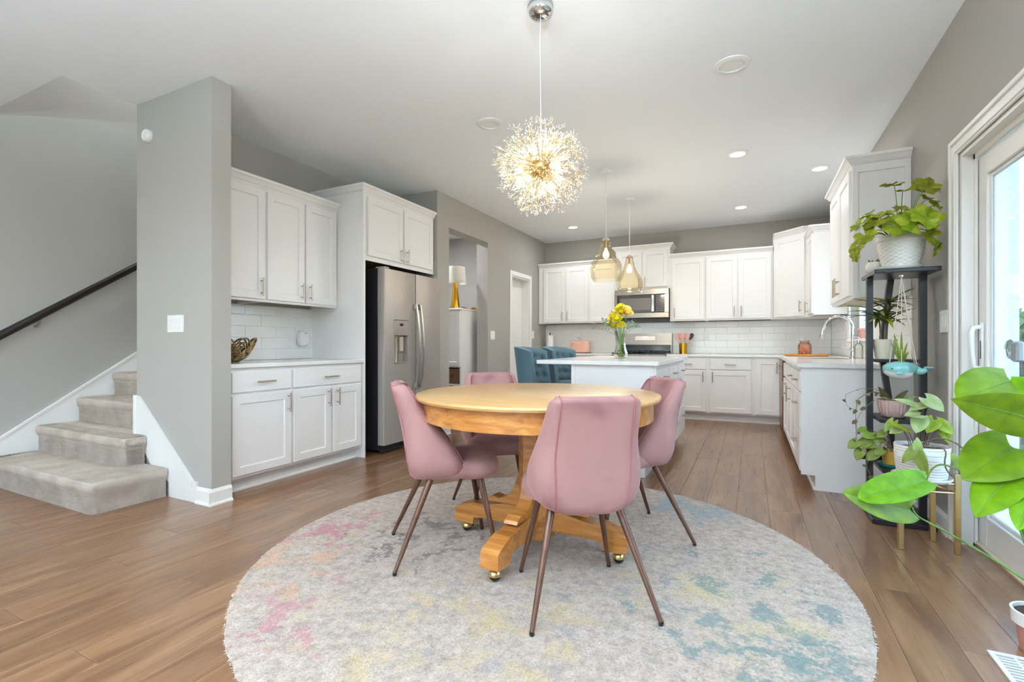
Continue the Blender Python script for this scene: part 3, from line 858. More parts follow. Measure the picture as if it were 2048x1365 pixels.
# curved bar handles
def fhandle(x, par):
    pts = []
    for k in range(13):
        q = k/12; z = .60 + q*.85
        pts.append((x, -DT-.028-.042*math.sin(PI*q), z))
    mb = MB()
    rings = []
    for p in pts:
        rings.append([(p[0]-.011,p[1]-.009,p[2]),(p[0]+.011,p[1]-.009,p[2]),(p[0]+.011,p[1]+.009,p[2]),(p[0]-.011,p[1]+.009,p[2])])
    mb.loft(rings)
    for z in (.60, 1.40): mb.cbox(x-.012, x+.012, -DT-.028, -DT, z, z+.055, .003)
    return obj('handle', mb, plain('bright_steel', (205,202,198), .3, .9), par, smooth=40)
fhandle(SPL-.032, fd); fhandle(SPL+.034, dd)
obj('round_badge', MB().lathe([(.001,0),(.017,0),(.017,.002),(.001,.002)], 16).xf(Matrix.Translation((RW-.07,-DT,1.66)) @ Matrix.Rotation(PI/2,4,'X')), M['nickel'], dd)

# microwave above the range
t = thing('microwave', 'stainless over-the-range microwave with a dark door', 'microwave', (-1.868, 7.345, 1.44))
MW, MH = .79, .43
obj('case', MB().cbox(0, MW, .03, YB-7.345-.01, 0, MH, .004), M['darksteel'], t)
fr = MB(); fr.cbox(0, MW, 0, .03, MH-.085, MH, .004); fr.cbox(0, MW, 0, .03, 0, .075, .004); fr.cbox(0, .03, 0, .03, .075, MH-.085, .003); fr.cbox(MW-.06, MW, 0, .03, .075, MH-.085, .003)
obj('front_frame', fr, M['steel'], t)
dr = obj('door', MB().cbox(.03, .575, .006, .03, .075, MH-.085, .003), plain('smoked_brown_glass', (62,38,26), .12), t)
obj('door_window', MB().cbox(.075, .535, .003, .006, .115, MH-.135, .001), plain('grey_mesh_window', (118,112,104), .25, var=.1, vs_=200), dr)
obj('handle', MB().cbox(.545, .585, -.03, -.012, .085, MH-.095, .007).cbox(.555,.575,-.012,.006,.10,.13,.002).cbox(.555,.575,-.012,.006,MH-.14,MH-.11,.002), M['chrome'], t)
cp = obj('control_panel', MB().cbox(.60, .73, .004, .03, .08, MH-.09, .003), plain('control_black', (38,26,22), .15), t)
obj('display', MB().cbox(.675, .715, .002, .004, MH-.125, MH-.105, .0005), emit('display_glow', (1,.9,.85), .8), cp)
bm2 = MB()
for r_ in range(6):
    for c_ in range(4):
        bm2.box(.615+c_*.028, .628+c_*.028, .0032, .004, .10+r_*.03, .109+r_*.03)
b = obj('keypad', bm2, plain('keypad_print', (150,130,115), .4), cp); b['kind'] = 'stuff'
obj('vent_strip', MB().cbox(.2, .6, .02, .2, -.012, -.0005, .003), M['black'], t)
obj('round_badge', MB().lathe([(.001,0),(.011,0),(.011,.001),(.001,.001)], 12).xf(Matrix.Translation((.40,0,MH-.04)) @ Matrix.Rotation(PI/2,4,'X')), M['chrome'], t)

# gas range
t = thing('gas_range', 'slate gas range with a raised back panel behind the island', 'range', (-1.853, 7.10, 0))
W_ = .77
obj('body', MB().cbox(0, W_, .03, YB-7.10-.012, .06, .905, .004), M['darksteel'], t)
obj('cooktop', MB().cbox(-.0, W_, -.01, .54, .905, .925, .004), M['blackgloss'], t)
gr = MB()
for gx in (.03, .275, .52):
    for k in range(4): gr.box(gx+.005+k*.07, gx+.015+k*.07, .04, .50, .945, .955)
    for gy in (.04, .26, .49): gr.box(gx, gx+.22, gy, gy+.012, .94, .9449)
    for (px_, py_) in ((.0,.05),(.21,.05),(.0,.49),(.21,.49)): gr.box(gx+px_, gx+px_+.01, py_-.005, py_+.005, .9255, .9399)
obj('grate', gr, M['black'], t)
bg = MB(); bg.prism([(.545,.926),(.635,.926),(.635,1.215),(.575,1.215),(.565,1.06)], 0, W_, 'x')
back = obj('back_panel', bg, M['steel'], t)
lower = MB(); lower.prism([(.544,.927),(.5645,1.04),(.5435,1.04),(.53,.927)], .01, W_-.01, 'x')
obj('vent_recess', lower, M['blackgloss'], t)
dsp = obj('control_display', MB().cbox(.225, .535, .553, .562, 1.105, 1.175, .002), plain('display_glass', (150,132,118), .1, .6), back)
obj('clock', MB().cbox(.355, .405, .551, .553, 1.148, 1.166, .0004), emit('clock_glow', (1,1,1), 1.2), dsp)
dr = obj('oven_door', MB().cbox(.01, W_-.01, -.012, .0295, .22, .80, .006), M['steel'], t)
obj('window', MB().cbox(.12, W_-.12, -.015, -.0125, .35, .66, .001), M['blackgloss'], dr)
obj('handle', MB().tube([(.06,-.055,.76),(W_-.06,-.055,.76)], .011, 8).tube([(.09,-.055,.76),(.09,-.012,.76)], .008, 6).tube([(W_-.09,-.055,.76),(W_-.09,-.012,.76)], .008, 6), M['steel'], dr)
obj('drawer', MB().cbox(.01, W_-.01, -.01, .0295, .07, .21, .005), M['steel'], t)
cpn = obj('knob_panel', MB().cbox(0, W_, -.02, .0295, .81, .9045, .005), M['steel'], t)
for k in range(5):
    obj('knob', MB().lathe([(.022,0),(.020,.025),(.001,.025)], 12, cap0=True).xf(Matrix.Translation((.12+k*.1325,-.0202,.855)) @ Matrix.Rotation(PI/2,4,'X')), M['steel'], cpn)
# ================================================================ rug
def rug_mat():
    s = N('abstract_rug')
    v = s.coord()
    vs1 = s.coord('Object', (1.0, 1.0, 1)); vstr = s.coord('Object', (9, 3.2, 1))
    base = s.ramp(s.noise(v, 26, 4, .7), [(.3, lin((172,154,140))), (.5, lin((206,188,172))), (.7, lin((228,210,193)))])
    sep = s.n('ShaderNodeSeparateXYZ'); t = s.n('ShaderNodeTexCoord'); s.l(t.outputs['Object'], sep.inputs[0])
    X, Y = sep.outputs[0], sep.outputs[1]
    def patch(col, cx, cy, rad, scale, lo, hi, off, amt):
        q = s.n('ShaderNodeMapping'); q.inputs['Location'].default_value = off; s.l(t.outputs['Object'], q.inputs[0])
        a = s.noise(q.outputs[0], scale, 4, .62, .4)
        fine = s.noise(v, 55, 2, .6)
        a = s.math('ADD', a, s.math('MULTIPLY', s.math('SUBTRACT', fine, .5), .34))
        dx = s.math('SUBTRACT', X, cx); dy = s.math('SUBTRACT', Y, cy)
        d2 = s.math('ADD', s.math('MULTIPLY', dx, dx), s.math('MULTIPLY', dy, dy))
        fall = s.math('DIVIDE', d2, rad*rad)
        a = s.math('SUBTRACT', a, s.math('MULTIPLY', fall, .09))
        r = s.ramp(a, [(lo, (0,0,0)), (hi, (amt,)*3)])
        return r, lin(col)
    col = base
    for args in (((150,150,156), .1, -.5, 1.1, 9, .50, .70, (3,1,0), .6),
                 ((222,196,140), .05, -.85, .55, 5.5, .46, .62, (7,2,0), .6),
                 ((222,202,152), .80, -.08, .40, 6.0, .48, .62, (1,9,0), .7),
                 ((112,142,138), .98, -.12, .50, 6.5, .51, .59, (5,5,0), .72),
                 ((112,142,138), 1.06, -.42, .22, 6.5, .44, .54, (15,5,0), .72),
                 ((150,178,184), .64, 1.03, .22, 5.0, .38, .52, (2,6,0), .7),
                 ((206,112,132), -1.15, -.30, .30, 6.0, .45, .56, (8,3,0), .6),
                 ((206,120,140), -.66, -1.02, .35, 7.0, .50, .60, (18,3,0), .5),
                 ((232,170,120), -1.0, -.72, .35, 6.5, .47, .60, (4,4,0), .5),
                 ((104,94,90), -.60, -.12, .34, 8.0, .50, .57, (9,8,0), .72)):
        r, c = patch(*args); col = s.mix(r, col, c)
    thread = s.noise(s.coord('Object', (60, 170, 1)), 2.0, 3, .7)
    fl_ = s.noise(v, 95, 3, .75)
    col = s.mix(.55, col, s.ramp(thread, [(.36, (.50,.50,.53)), (.56, (1,1,1))]), 'MULTIPLY')
    col = s.mix(.45, col, s.ramp(fl_, [(.36, (.42,.42,.45)), (.54, (1,1,1))]), 'MULTIPLY')
    n2 = s.noise(v, 190, 3, .7)
    return s.done(s.bsdf(col, .95, 0, .08, s.math('ADD', n2, thread), .7, .006, Sheen_Weight=.15))
RC = (-.956, 2.242); RR_ = 1.352
rg = MB(); n = 120; rr = random.Random(5)
prof = [(RR_-.004, .0002), (RR_+.001, .005), (RR_-.004, .0105), (RR_-.02, .012)]
rings = []
jit = [rr.uniform(-.004, .004) for _ in range(n)]
for r_, z in prof: rings.append([((r_+jit[i])*math.cos(2*PI*i/n), (r_+jit[i])*math.sin(2*PI*i/n), z) for i in range(n)])
for k in range(1, 6):
    r_ = RR_*(1-k/6); rings.append([(r_*math.cos(2*PI*i/n), r_*math.sin(2*PI*i/n), .012) for i in range(n)])
rg.loft(rings, False, True)
fz = MB()
t = thing('round_rug', 'large round pale rug with faded pink, yellow and teal patches', 'rug', (RC[0], RC[1], 0))
obj('pile', rg, rug_mat(), t, smooth=60)
for i in range(900):
    a = rr.uniform(0, 2*PI); l_ = rr.uniform(.004, .013); da = rr.uniform(-.006, .006)
    p0 = Vector((RR_*math.cos(a), RR_*math.sin(a), .006)); p1 = Vector(((RR_+l_)*math.cos(a+da), (RR_+l_)*math.sin(a+da), rr.uniform(.0012,.006)))
    d = Vector((-math.sin(a), math.cos(a), 0))*.0012
    fz.add([p0-d, p0+d, p1, p0+Vector((0,0,.002))], [(0,1,2),(0,2,3),(1,3,2)])
fo = obj('edge_fuzz', fz, plain('rug_yarn', (222,216,208), .9), t); fo['kind'] = 'stuff'
RUGZ = .0125

# ================================================================ pedestal table
TC = (-.985, 2.285)
t = thing('pedestal_table', 'round honey oak pedestal dining table on ball casters', 'table', (TC[0], TC[1], RUGZ), math.radians(-2))
TZ = .785
obj('tabletop', MB().lathe([(.001,TZ-.026),(.592,TZ-.026),(.606,TZ-.022),(.611,TZ-.012),(.608,TZ-.003),(.600,TZ),(.001,TZ)], 72), M['oaktop'], t, smooth=35)
obj('apron', MB().lathe([(.565,TZ-.115),(.575,TZ-.115),(.575,TZ-.0265),(.545,TZ-.0265),(.545,TZ-.115),(.565,TZ-.115)], 72), M['oak'], t, smooth=35)
cl = MB()
pp = [(.085*math.cos(PI/8+k*PI/4)/math.cos(PI/8), .085*math.sin(PI/8+k*PI/4)/math.cos(PI/8)) for k in range(8)]
cl.loft([[(p[0]*q, p[1]*q, z) for p in pp] for q, z in ((1.0,.06),(1.0,.62),(1.12,.66),(1.5,.68),(2.0,.70),(2.0,TZ-.027))])
obj('column', cl, M['oak'], t)
for k in range(4):
    a = k*PI/2
    Rz = Matrix.Rotation(a, 4, 'Z')
    arm = MB()
    arm.prism([(.06,.105),(.06,.20),(.17,.20),(.30,.178),(.36,.178),(.455,.150),(.475,.135),(.475,.07),(.43,.062),(.36,.062),(.355,.098),(.30,.105)], -.044, .044, 'y')
    arm.xf(Rz); ao = obj('foot', arm, M['oak'], t)
    sc_ = MB(); sc_.prism([(.075,.201),(.075,.42),(.10,.33),(.125,.27),(.165,.235),(.205,.222),(.24,.232),(.275,.215),(.285,.201)], -.034, .034, 'y')
    sc_.xf(Rz); obj('scroll_bracket', sc_, M['oak'], ao)
    cs = MB(); cs.sphere((.425,0,.027), .0265, 14, 10); cs.xf(Rz); co = obj('caster', cs, M['blackgloss'], t, smooth=180)
    hd = MB(); hd.lathe([(.0285,.026),(.0285,.036),(.024,.047),(.013,.055),(.008,.057),(.008,.0615)], 14, (.425,0,0)); hd.xf(Rz)
    obj('caster_hood', hd, M['brass'], co, smooth=50)

# ================================================================ dining chairs (local +y is forward)
def interp(tab, z):
    for (z0, v0), (z1, v1) in zip(tab[:-1], tab[1:]):
        if z <= z1: return v0 + (v1-v0)*max(0, (z-z0))/(z1-z0)
    return tab[-1][1]
HWt = [(.380,.08),(.386,.125),(.400,.165),(.425,.195),(.46,.212),(.50,.218),(.56,.213),(.64,.199),(.72,.186),(.79,.178),(.818,.172),(.83,.160)]
WLt = [(.380,.13),(.40,.185),(.44,.222),(.50,.212),(.56,.180),(.62,.140),(.70,.092),(.76,.062),(.81,.045),(.83,.036)]
YBt = [(.380,-.150),(.386,-.168),(.400,-.180),(.43,-.188),(.47,-.197),(.54,-.207),(.62,-.219),(.72,-.240),(.83,-.268)]
def shell_ring(z, off):
    hw, wl, yb = interp(HWt, z)-off, interp(WLt, z), interp(YBt, z)+off
    r = min(.10, hw*.55, max(.03, wl*.9))
    pts = []
    for k in range(4): pts.append((-hw, yb + wl - (wl - r)*k/4))
    for k in range(7):
        a = PI + (PI/2)*k/6; pts.append((-hw + r + r*math.cos(a), yb + r + r*math.sin(a)))
    nb = 4
    for k in range(1, nb): pts.append((-hw + r + (2*hw-2*r)*k/nb, yb))
    for k in range(7):
        a = -PI/2 + (PI/2)*k/6; pts.append((hw - r + r*math.cos(a), yb + r + r*math.sin(a)))
    for k in range(1, 5): pts.append((hw, yb + r + (wl - r)*k/4))
    return pts
def make_chair(label):
    t = thing('dining_chair', label, 'chair', (0,0,RUGZ), 0, 'pink velvet dining chairs around the round table')
    zs = [.380,.386,.400,.425,.45,.48,.52,.56,.60,.64,.68,.72,.76,.80,.818,.83]
    T = .034
    outer = [[(p[0],p[1],z) for p in shell_ring(z, 0)] for z in zs]
    inner = [[(p[0],p[1],z) for p in shell_ring(z, T)] for z in zs[3:]]
    n = len(outer[0]); mb = MB()
    mb.loft(outer, False, False, closed=False)
    k0 = len(mb.v); mb.loft(inner, False, False, closed=False)
    no, ni = len(outer), len(inner)
    fs = []
    # top rim, rounded by an extra raised ring
    k1 = len(mb.v)
    mid = [((a[0]+b[0])/2, (a[1]+b[1])/2, a[2]+.012) for a, b in zip(outer[-1], inner[-1])]
    mb.v += mid
    for i in range(n-1):
        fs.append(((no-1)*n+i, (no-1)*n+i+1, k1+i+1, k1+i)); fs.append((k1+i, k1+i+1, k0+(ni-1)*n+i+1, k0+(ni-1)*n+i))
    # side rims
    for i in (0, n-1):
        ks = len(mb.v); m2 = []
        for j in range(ni):
            a, b = outer[j+3][i], inner[j][i]; m2.append(((a[0]+b[0])/2, (a[1]+b[1])/2+.012, (a[2]+b[2])/2))
        mb.v += m2
        for j in range(ni-1):
            fs.append(((j+3)*n+i, (j+4)*n+i, ks+j+1, ks+j)); fs.append((ks+j, ks+j+1, k0+(j+1)*n+i, k0+j*n+i))
        fs.append(((no-1)*n+i, k1+i, ks+ni-1)); fs.append((k1+i, k0+(ni-1)*n+i, ks+ni-1))
        for j in range(3): fs.append((j*n+i, (j+1)*n+i, ks)) if j < 2 else fs.append((2*n+i, 3*n+i, ks))
    fs.append(tuple(range(n)))
    mb.f += fs
    obj('shell', mb, M['velvet'], t, smooth=80)
    # piping along the seams of the back
    pp_ = MB()
    def back_y(z, off, x):
        ring = shell_ring(z, off)[5:-5]
        for p, q in zip(ring[:-1], ring[1:]):
            if p[0] <= x <= q[0]: return p[1] + (q[1]-p[1])*(x-p[0])/max(1e-6, q[0]-p[0])
        return ring[0][1] if x < 0 else ring[-1][1]
    for sgn in (-1, 1):
        path = []
        for z in zs[2:]:
            x_ = sgn*(.146 - .010*abs(z-.6)/.22)
            path.append((x_, back_y(z, 0, x_)-.0012, z))
        x_ = sgn*.136; ym = (back_y(.83, 0, x_) + back_y(.83, T, x_))/2; path.append((x_, ym, .843))
        for z in zs[:6:-1]:
            x_ = sgn*(.136 - .016*(.83-z)/.3); path.append((x_, back_y(z, T, x_)+.0012, z))
        pp_.tube(path, .0032, 6)
        ii = 0 if sgn < 0 else -1
        pp_.tube([(shell_ring(z, T)[ii][0], shell_ring(z, T)[ii][1]+.004, z) for z in zs[4:]], .0028, 6)
    obj('piping', pp_, M['piping'], t, smooth=60)
    # seat cushion
    st = MB(); rings = []
    def seat_ring(sc, z):
        pts = []
        for k in range(28):
            a = 2*PI*k/28
            cx_ = math.copysign(abs(math.cos(a))**.62, math.cos(a)); cy_ = math.copysign(abs(math.sin(a))**.62, math.sin(a))
            w_ = .222 if cy_ > 0 else .180
            pts.append((cx_*(w_ - (.012*(1-sc)*10))*1.0*sc, .035 + cy_*.222*sc, z))
        return pts
    for sc, z in ((.55,.384),(.86,.386),(.96,.400),(1.0,.425),(.99,.450),(.955,.468),(.88,.478),(.6,.484),(.2,.486)): rings.append(seat_ring(sc, z))
    st.loft(rings)
    obj('seat', st, M['velvet'], t, smooth=60)
    for sxn, top, foot in ((-1, (.135,-.09), (.24,-.255)), (1, (.135,-.09), (.24,-.255)), (-1, (.13,.15), (.205,.225)), (1, (.13,.15), (.205,.225))):
        lg = MB().tube([(sxn*top[0], top[1], .388), (sxn*foot[0], foot[1], .012)], [.0165, .009], 12)
        lo = obj('leg', lg, M['copperleg'], t, smooth=50)
        obj('foot_cap', MB().lathe([(.0085,0),(.0095,.002),(.0095,.0125),(.001,.0125)], 10, (sxn*foot[0], foot[1], 0), cap0=True), M['black'], lo)
    return t
def yaw_of(fx, fy): return math.atan2(-fx, fy)
ch = make_chair('pink velvet dining chair nearest the camera with its back turned')
ch.location = (-.638, 1.915, RUGZ); ch.rotation_euler = (0,0,yaw_of(-.285,.425))
dup(ch, (-1.385, 2.055, RUGZ), yaw_of(.76,.65), 'pink velvet dining chair seen from its side, left of the round table')
dup(ch, (-.61, 2.67, RUGZ), yaw_of(-.78,-.62), 'pink velvet dining chair right of the round table, facing left')
dup(ch, (-1.42, 2.685, RUGZ), yaw_of(.66,-.75), 'pink velvet dining chair behind the round table, mostly hidden by the tabletop')

# ================================================================ tufted counter stools (local +y forward)
def make_stool(label):
    t = thing('counter_stool', label, 'stool', (0,0,0), 0, 'blue tufted stools at the island')
    W_, H0, H1, T = .25, .60, 1.02, .06
    def pt(u, v, front):
        # u -1..1 around, v 0..1 up ; curved wing back
        a = u*1.25
        R_ = .30 if front else .30+T
        x = R_*math.sin(a)*.90; y = .02 - R_*math.cos(a) + .06
        lean = -.05*v
        z = H0 + (H1-H0)*v - (.045*abs(u)**3*v)
        return [x, y+lean, z]
    nu, nv = 32, 20
    but = []
    for r_ in range(3):
        for c_ in range(-3, 4):
            uu = (c_ + (.5 if r_ % 2 else 0))*.27; vv = .28 + r_*.24
            if abs(uu) < .93: but.append((uu, vv))
    vs_, fs_ = [], []
    for j in range(nv+1):
        for i in range(nu+1):
            u = -1 + 2*i/nu; v = j/nv
            p = pt(u, v, True)
            d = min(math.hypot((u-b[0])*1.1, (v-b[1])*1.3) for b in but)
            puff = .030*min(1, d/.13) + .008*math.sin(u*22)*0
            a = u*1.25
            edge = min(1, min(v, 1-v)*9, (1-abs(u))*9)
            puff *= edge
            p[0] -= math.sin(a)*puff; p[1] += math.cos(a)*puff
            vs_.append(tuple(p))
    k = len(vs_)
    for j in range(nv+1):
        for i in range(nu+1):
            vs_.append(tuple(pt(-1+2*i/nu, j/nv, False)))
    W1 = nu+1
    for j in range(nv):
        for i in range(nu):
            a = j*W1+i
            fs_.append((a, a+1, a+1+W1, a+W1)); fs_.append((k+a, k+a+W1, k+a+1+W1, k+a+1))
    for i in range(nu):
        fs_.append((i, k+i, k+i+1, i+1)); a = nv*W1+i; fs_.append((a, a+1, k+a+1, k+a))
    for j in range(nv):
        a = j*W1; fs_.append((a, a+W1, k+a+W1, k+a)); a = j*W1+nu; fs_.append((a, k+a, k+a+W1, a+W1))
    bk = obj('backrest', MB().add(vs_, fs_), M['bluevelvet'], t, smooth=60)
    bm_ = MB()
    for (u, v) in but:
        p = pt(u, v, True); bm_.sphere((p[0], p[1]+.004, p[2]), .010, 8, 6)
    bo = obj('button', bm_, plain('dark_button', (30,46,54), .7), bk, smooth=180); bo['kind'] = 'stuff'
    obj('seat', MB().lathe([(.001,.52),(.20,.52),(.245,.535),(.255,.57),(.25,.605),(.22,.625),(.12,.632),(.001,.632)], 28, (0,.03,0)), M['bluevelvet'], t, smooth=50)
    for sx_ in (-1, 1):
        for sy_ in (-1, 1):
            obj('leg', MB().tube([(sx_*.15, .03+sy_*.15, .525), (sx_*.21, .03+sy_*.21, 0)], [.020, .012], 10), plain('dark_leg', (48,36,30), .5) if 'dl' not in M else M['dl'], t, smooth=50)
    fr = MB().tube([(.19*math.cos(a), .03+.19*math.sin(a), .22) for a in [2*PI*k/24 for k in range(25)]], .008, 8)
    obj('foot_ring', fr, M['nickel'], t, smooth=60)
    return t
M['dl'] = plain('dark_wood_leg', (48,36,30), .5)
st = make_stool('teal blue tufted stool at the near end of the island')
st.location = (-1.86, 4.56, 0); st.rotation_euler = (0,0,yaw_of(1,.12))
dup(st, (-1.86, 5.30, 0), yaw_of(1,-.1), 'teal blue tufted stool at the far end of the island')

# ================================================================ staircase
ST = .198
ys = [1.52, 1.815, 2.075, 2.33, 2.585, 2.84, 3.095, 3.35, 3.605, 3.86]
t = thing('staircase', 'carpeted beige staircase rising behind the grey wall', 'staircase', (XW+.021, 1.52, 0))
rs = random.Random(11)
def carpet_block(x0, x1, y0, y1, z0, z1, r, right=True, nose=.02):
    # carpeted step: nosing overhangs the riser in front (and at the open right side)
    mb = MB(); h = z1 - z0
    prof = [(0.0, 0.0), (0.0, h-.09), (nose*.7, h-.062), (nose, h-.04), (nose*.95, h-.018), (nose*.55, h-.005), (-.02, h)]
    rings = []
    def outline(o_):
        ro = o_ if right else 0
        X1 = x1 + ro; Y0 = y0 - o_; rr_ = .045 if right else .0
        pts = [(x0, Y0)]
        nx = max(6, int((X1-x0)/.05))
        for k in range(1, nx): pts.append((x0 + (X1-rr_-x0)*k/nx, Y0))
        if right:
            for k in range(6): a = -PI/2 + PI/2*k/5; pts.append((X1-rr_+rr_*math.cos(a), Y0+rr_+rr_*math.sin(a)))
        else: pts.append((X1, Y0))
        pts.append((X1, y1)); pts.append((x0, y1)); return pts
    for o_, dz in prof: rings.append([(p[0], p[1], z0+dz) for p in outline(o_)])
    mb.loft(rings)
    return mb
ox, oy = XW+.021, 1.52
for k in range(10):
    x1 = [-3.60, -3.86][k] if k < 2 else -4.005
    z0 = 0.0 if k == 0 else k*ST
    y1 = (FIN0-.021 if k < 2 else ys[min(k+1, 9)]) if k < 9 else 4.1
    if k < 2:
        # the block beside the wall end plus the part running back under the next step
        mb = carpet_block(XW+.0205, x1, ys[k], FIN0-.0205, z0+.0005, (k+1)*ST, .03)
        mb.box(XW+.0205, -4.017, FIN0-.0205, ys[k+1]+.15 if k else FIN0+.1, z0+.0005, (k+1)*ST-.001)
    else:
        x1 = -4.017 if k == 2 else -4.002
        mb = carpet_block(XW+.0205, x1, ys[k], ys[k]+.40, z0+.0005, (k+1)*ST, .03, right=False)
    mb.xf(Matrix.Translation((-ox, -oy, 0)))
    obj('step', mb, M['carpet'], t, smooth=40)
# fluffy pile on the lowest steps
pile = MB()
def tuft(p, n_):
    n_ = Vector(n_); q = Vector((rs.uniform(-1,1), rs.uniform(-1,1), rs.uniform(-1,1)))*.5
    d = (n_ + q).normalized()*rs.uniform(.005,.010); sd = d.cross(Vector((rs.uniform(-1,1),rs.uniform(-1,1),rs.uniform(-1,1)))).normalized()*.0016
    p = Vector(p); pile.add([p-sd, p+sd, p+d], [(0,1,2)])
for k in range(4):
    x0 = XW+.03; x1 = [-3.60,-3.86,-4.02,-4.02][k]; y0 = ys[k]; zt = (k+1)*ST; z0 = k*ST
    ye = FIN0-.03 if k < 2 else ys[k+1]
    for i in range(int(9000*(x1-x0)*(zt-z0)/.3*1.2)):
        z = rs.uniform(z0+.005, zt-.01); tuft((rs.uniform(x0, x1), y0 - (.014 if z > zt-.07 else 0), z), (0,-1,0))
    for i in range(int(5200*(x1-x0)*.3/.3)):
        yy = rs.uniform(y0-.015, min(ye, ys[k+1]) if k < 3 else ye); tuft((rs.uniform(x0, x1), yy, zt-.001), (0,-.3,1))
    if k < 2:
        for i in range(2600):
            z = rs.uniform(z0+.005, zt-.01); tuft((x1 + (.014 if z > zt-.07 else 0), rs.uniform(y0, FIN0-.03), z), (1,0,0))
        for i in range(1500): tuft((rs.uniform([-3.95,-4.0][k], x1), rs.uniform(y0, FIN0-.03), zt-.001), (0,0,1))
pile.xf(Matrix.Translation((-ox, -oy, 0)))
me = pile.mesh('carpet_pile', None, False); po = link('carpet_pile', me, M['carpet'], t); po['kind'] = 'stuff'

# handrail
t = thing('handrail', 'dark wooden handrail on the stair wall', 'handrail', (XW, 1.0, 0))
sl = (1.777-1.107)/(2.5-1.57)
zr = lambda y: 1.107 + (y-1.57)*sl
ri = []
for y in (1.05, 5.0):
    z = zr(y); xx = XW+.085
    ri.append([(xx+.026*math.cos(a)-XW, y-1.0, z+.037*math.sin(a)) for a in [2*PI*k/14 for k in range(14)]])
obj('rail', MB().loft(ri), plain('espresso_wood', (30,22,20), .3, var=.2, vs_=20), t, smooth=50)
for y in (1.80, 3.4):
    z = zr(y)
    obj('bracket', MB().tube([(.001, y-1.0, z-.085), (.03, y-1.0, z-.088), (.075, y-1.0, z-.06), (.085, y-1.0, z-.036)], .008, 8), M['nickel'], t, smooth=50)
# ================================================================ lamps
def area(parent, loc, size, power, color, name='lamp_light', rot=(0,0,0), shape='DISK', spread=PI):
    l = bpy.data.lights.new(name, 'AREA'); l.shape = shape; l.size = size; l.energy = power; l.color = color; l.spread = spread
    o = bpy.data.objects.new(name, l); COL.objects.link(o); o.parent = parent; o.location = loc; o.rotation_euler = rot
    return o
def point(parent, loc, r, power, color, name='bulb_light'):
    l = bpy.data.lights.new(name, 'POINT'); l.shadow_soft_size = r; l.energy = power; l.color = color
    o = bpy.data.objects.new(name, l); COL.objects.link(o); o.parent = parent; o.location = loc
    return o
CAN_W = 5.0
def recessed(x, y, lit, label, group='recessed ceiling lights', power=None, r=.075):
    t = thing('recessed_light', label, 'ceiling light', (x, y, CZ), 0, group)
    obj('trim_ring', MB().lathe([(r*1.22,-.0005),(r*1.2,-.006),(r*.9,-.012),(r*.86,-.012),(r*.82,-.004),(r*.82,-.0005)], 32), M['white_pl'], t, smooth=40)
    obj('lens', MB().lathe([(.001,-.0065),(r*.81,-.0065),(r*.81,-.003),(.001,-.003)], 28), M['lamp_white'] if lit else M['white_pl'], t)
    if lit: area(t, (0,0,-.014), r*1.6, power or CAN_W, (.90,.95,1))
    return t
recessed(-.114, 4.867, True, 'lit recessed ceiling light nearest the hanging pendants on their right', power=5)
recessed(.60, 5.62, True, 'lit recessed ceiling light beside the right wall cabinets', power=5)
recessed(-.119, 6.773, True, 'lit recessed ceiling light closest to the back wall on the right', power=3)
recessed(-2.361, 6.826, True, 'small lit recessed ceiling light below the round chandelier', power=4)
recessed(-1.843, 3.348, False, 'unlit white recessed ceiling light left of the chandelier', r=.085)
recessed(-.109, 3.307, False, 'unlit white recessed ceiling light right of the chandelier cord', r=.085)
k = 0
for yy in (-3.2, -1.7, -.2):  # unseen ceiling lights added behind the camera to raise the room's brightness
    for xx in (-4.2, -2.6, -1.0, .3):
        recessed(xx, yy, True, 'added unseen fill light on the living room ceiling, ' + {-3.2:'window',-1.7:'middle',-.2:'dining'}[yy] + ' row, ' + {-4.2:'far left',-2.6:'centre left',-1.0:'centre right',.3:'far right'}[xx], 'added fill lights on the living room ceiling', CAN_W)
recessed(-4.1, 5.35, True, 'added unseen fill light in the hall past the opening', power=18)  # unseen light added to brighten the hall

# unseen floor lamps added behind the camera as ceiling fill
FILL_UP_W = 150.0
def torchiere(x, y, label, power=FILL_UP_W):
    t = thing('added_fill_lamp', label, 'lamp', (x, y, 0), 0, 'added fill torchieres behind the camera')
    obj('base', MB().lathe([(.001,0),(.14,0),(.14,.012),(.02,.03),(.001,.03)], 24), M['nickel'], t, smooth=40)
    obj('pole', MB().tube([(0,0,.028),(0,0,1.72)], .011, 10), M['nickel'], t)
    obj('shade', MB().lathe([(.02,1.72),(.07,1.73),(.15,1.80),(.17,1.83),(.165,1.83),(.145,1.805),(.065,1.738),(.02,1.728)], 28), M['white_pl'], t, smooth=50)
    area(t, (0,0,1.81), .24, power, (.70,.87,1), rot=(PI,0,0))
torchiere(-3.4, -1.3, 'added unseen fill torchiere left of the dining area', 28)
torchiere(-.9, -1.4, 'added unseen fill torchiere in the middle of the living room')
torchiere(.6, -.5, 'added unseen fill torchiere by the right living room wall')

# unseen light added upstairs to brighten the dark stairwell
t = thing('stairwell_fill_light', 'added unseen fill light on the upstairs landing ceiling', 'ceiling light', (-4.55, 2.6, 5.0))
obj('bowl', MB().lathe([(.15,-.0005),(.15,-.03),(.12,-.07),(.06,-.09),(.001,-.095)], 28), M['white_pl'], t, smooth=50)
area(t, (0,0,-.10), .28, 30, (.84,.94,1))

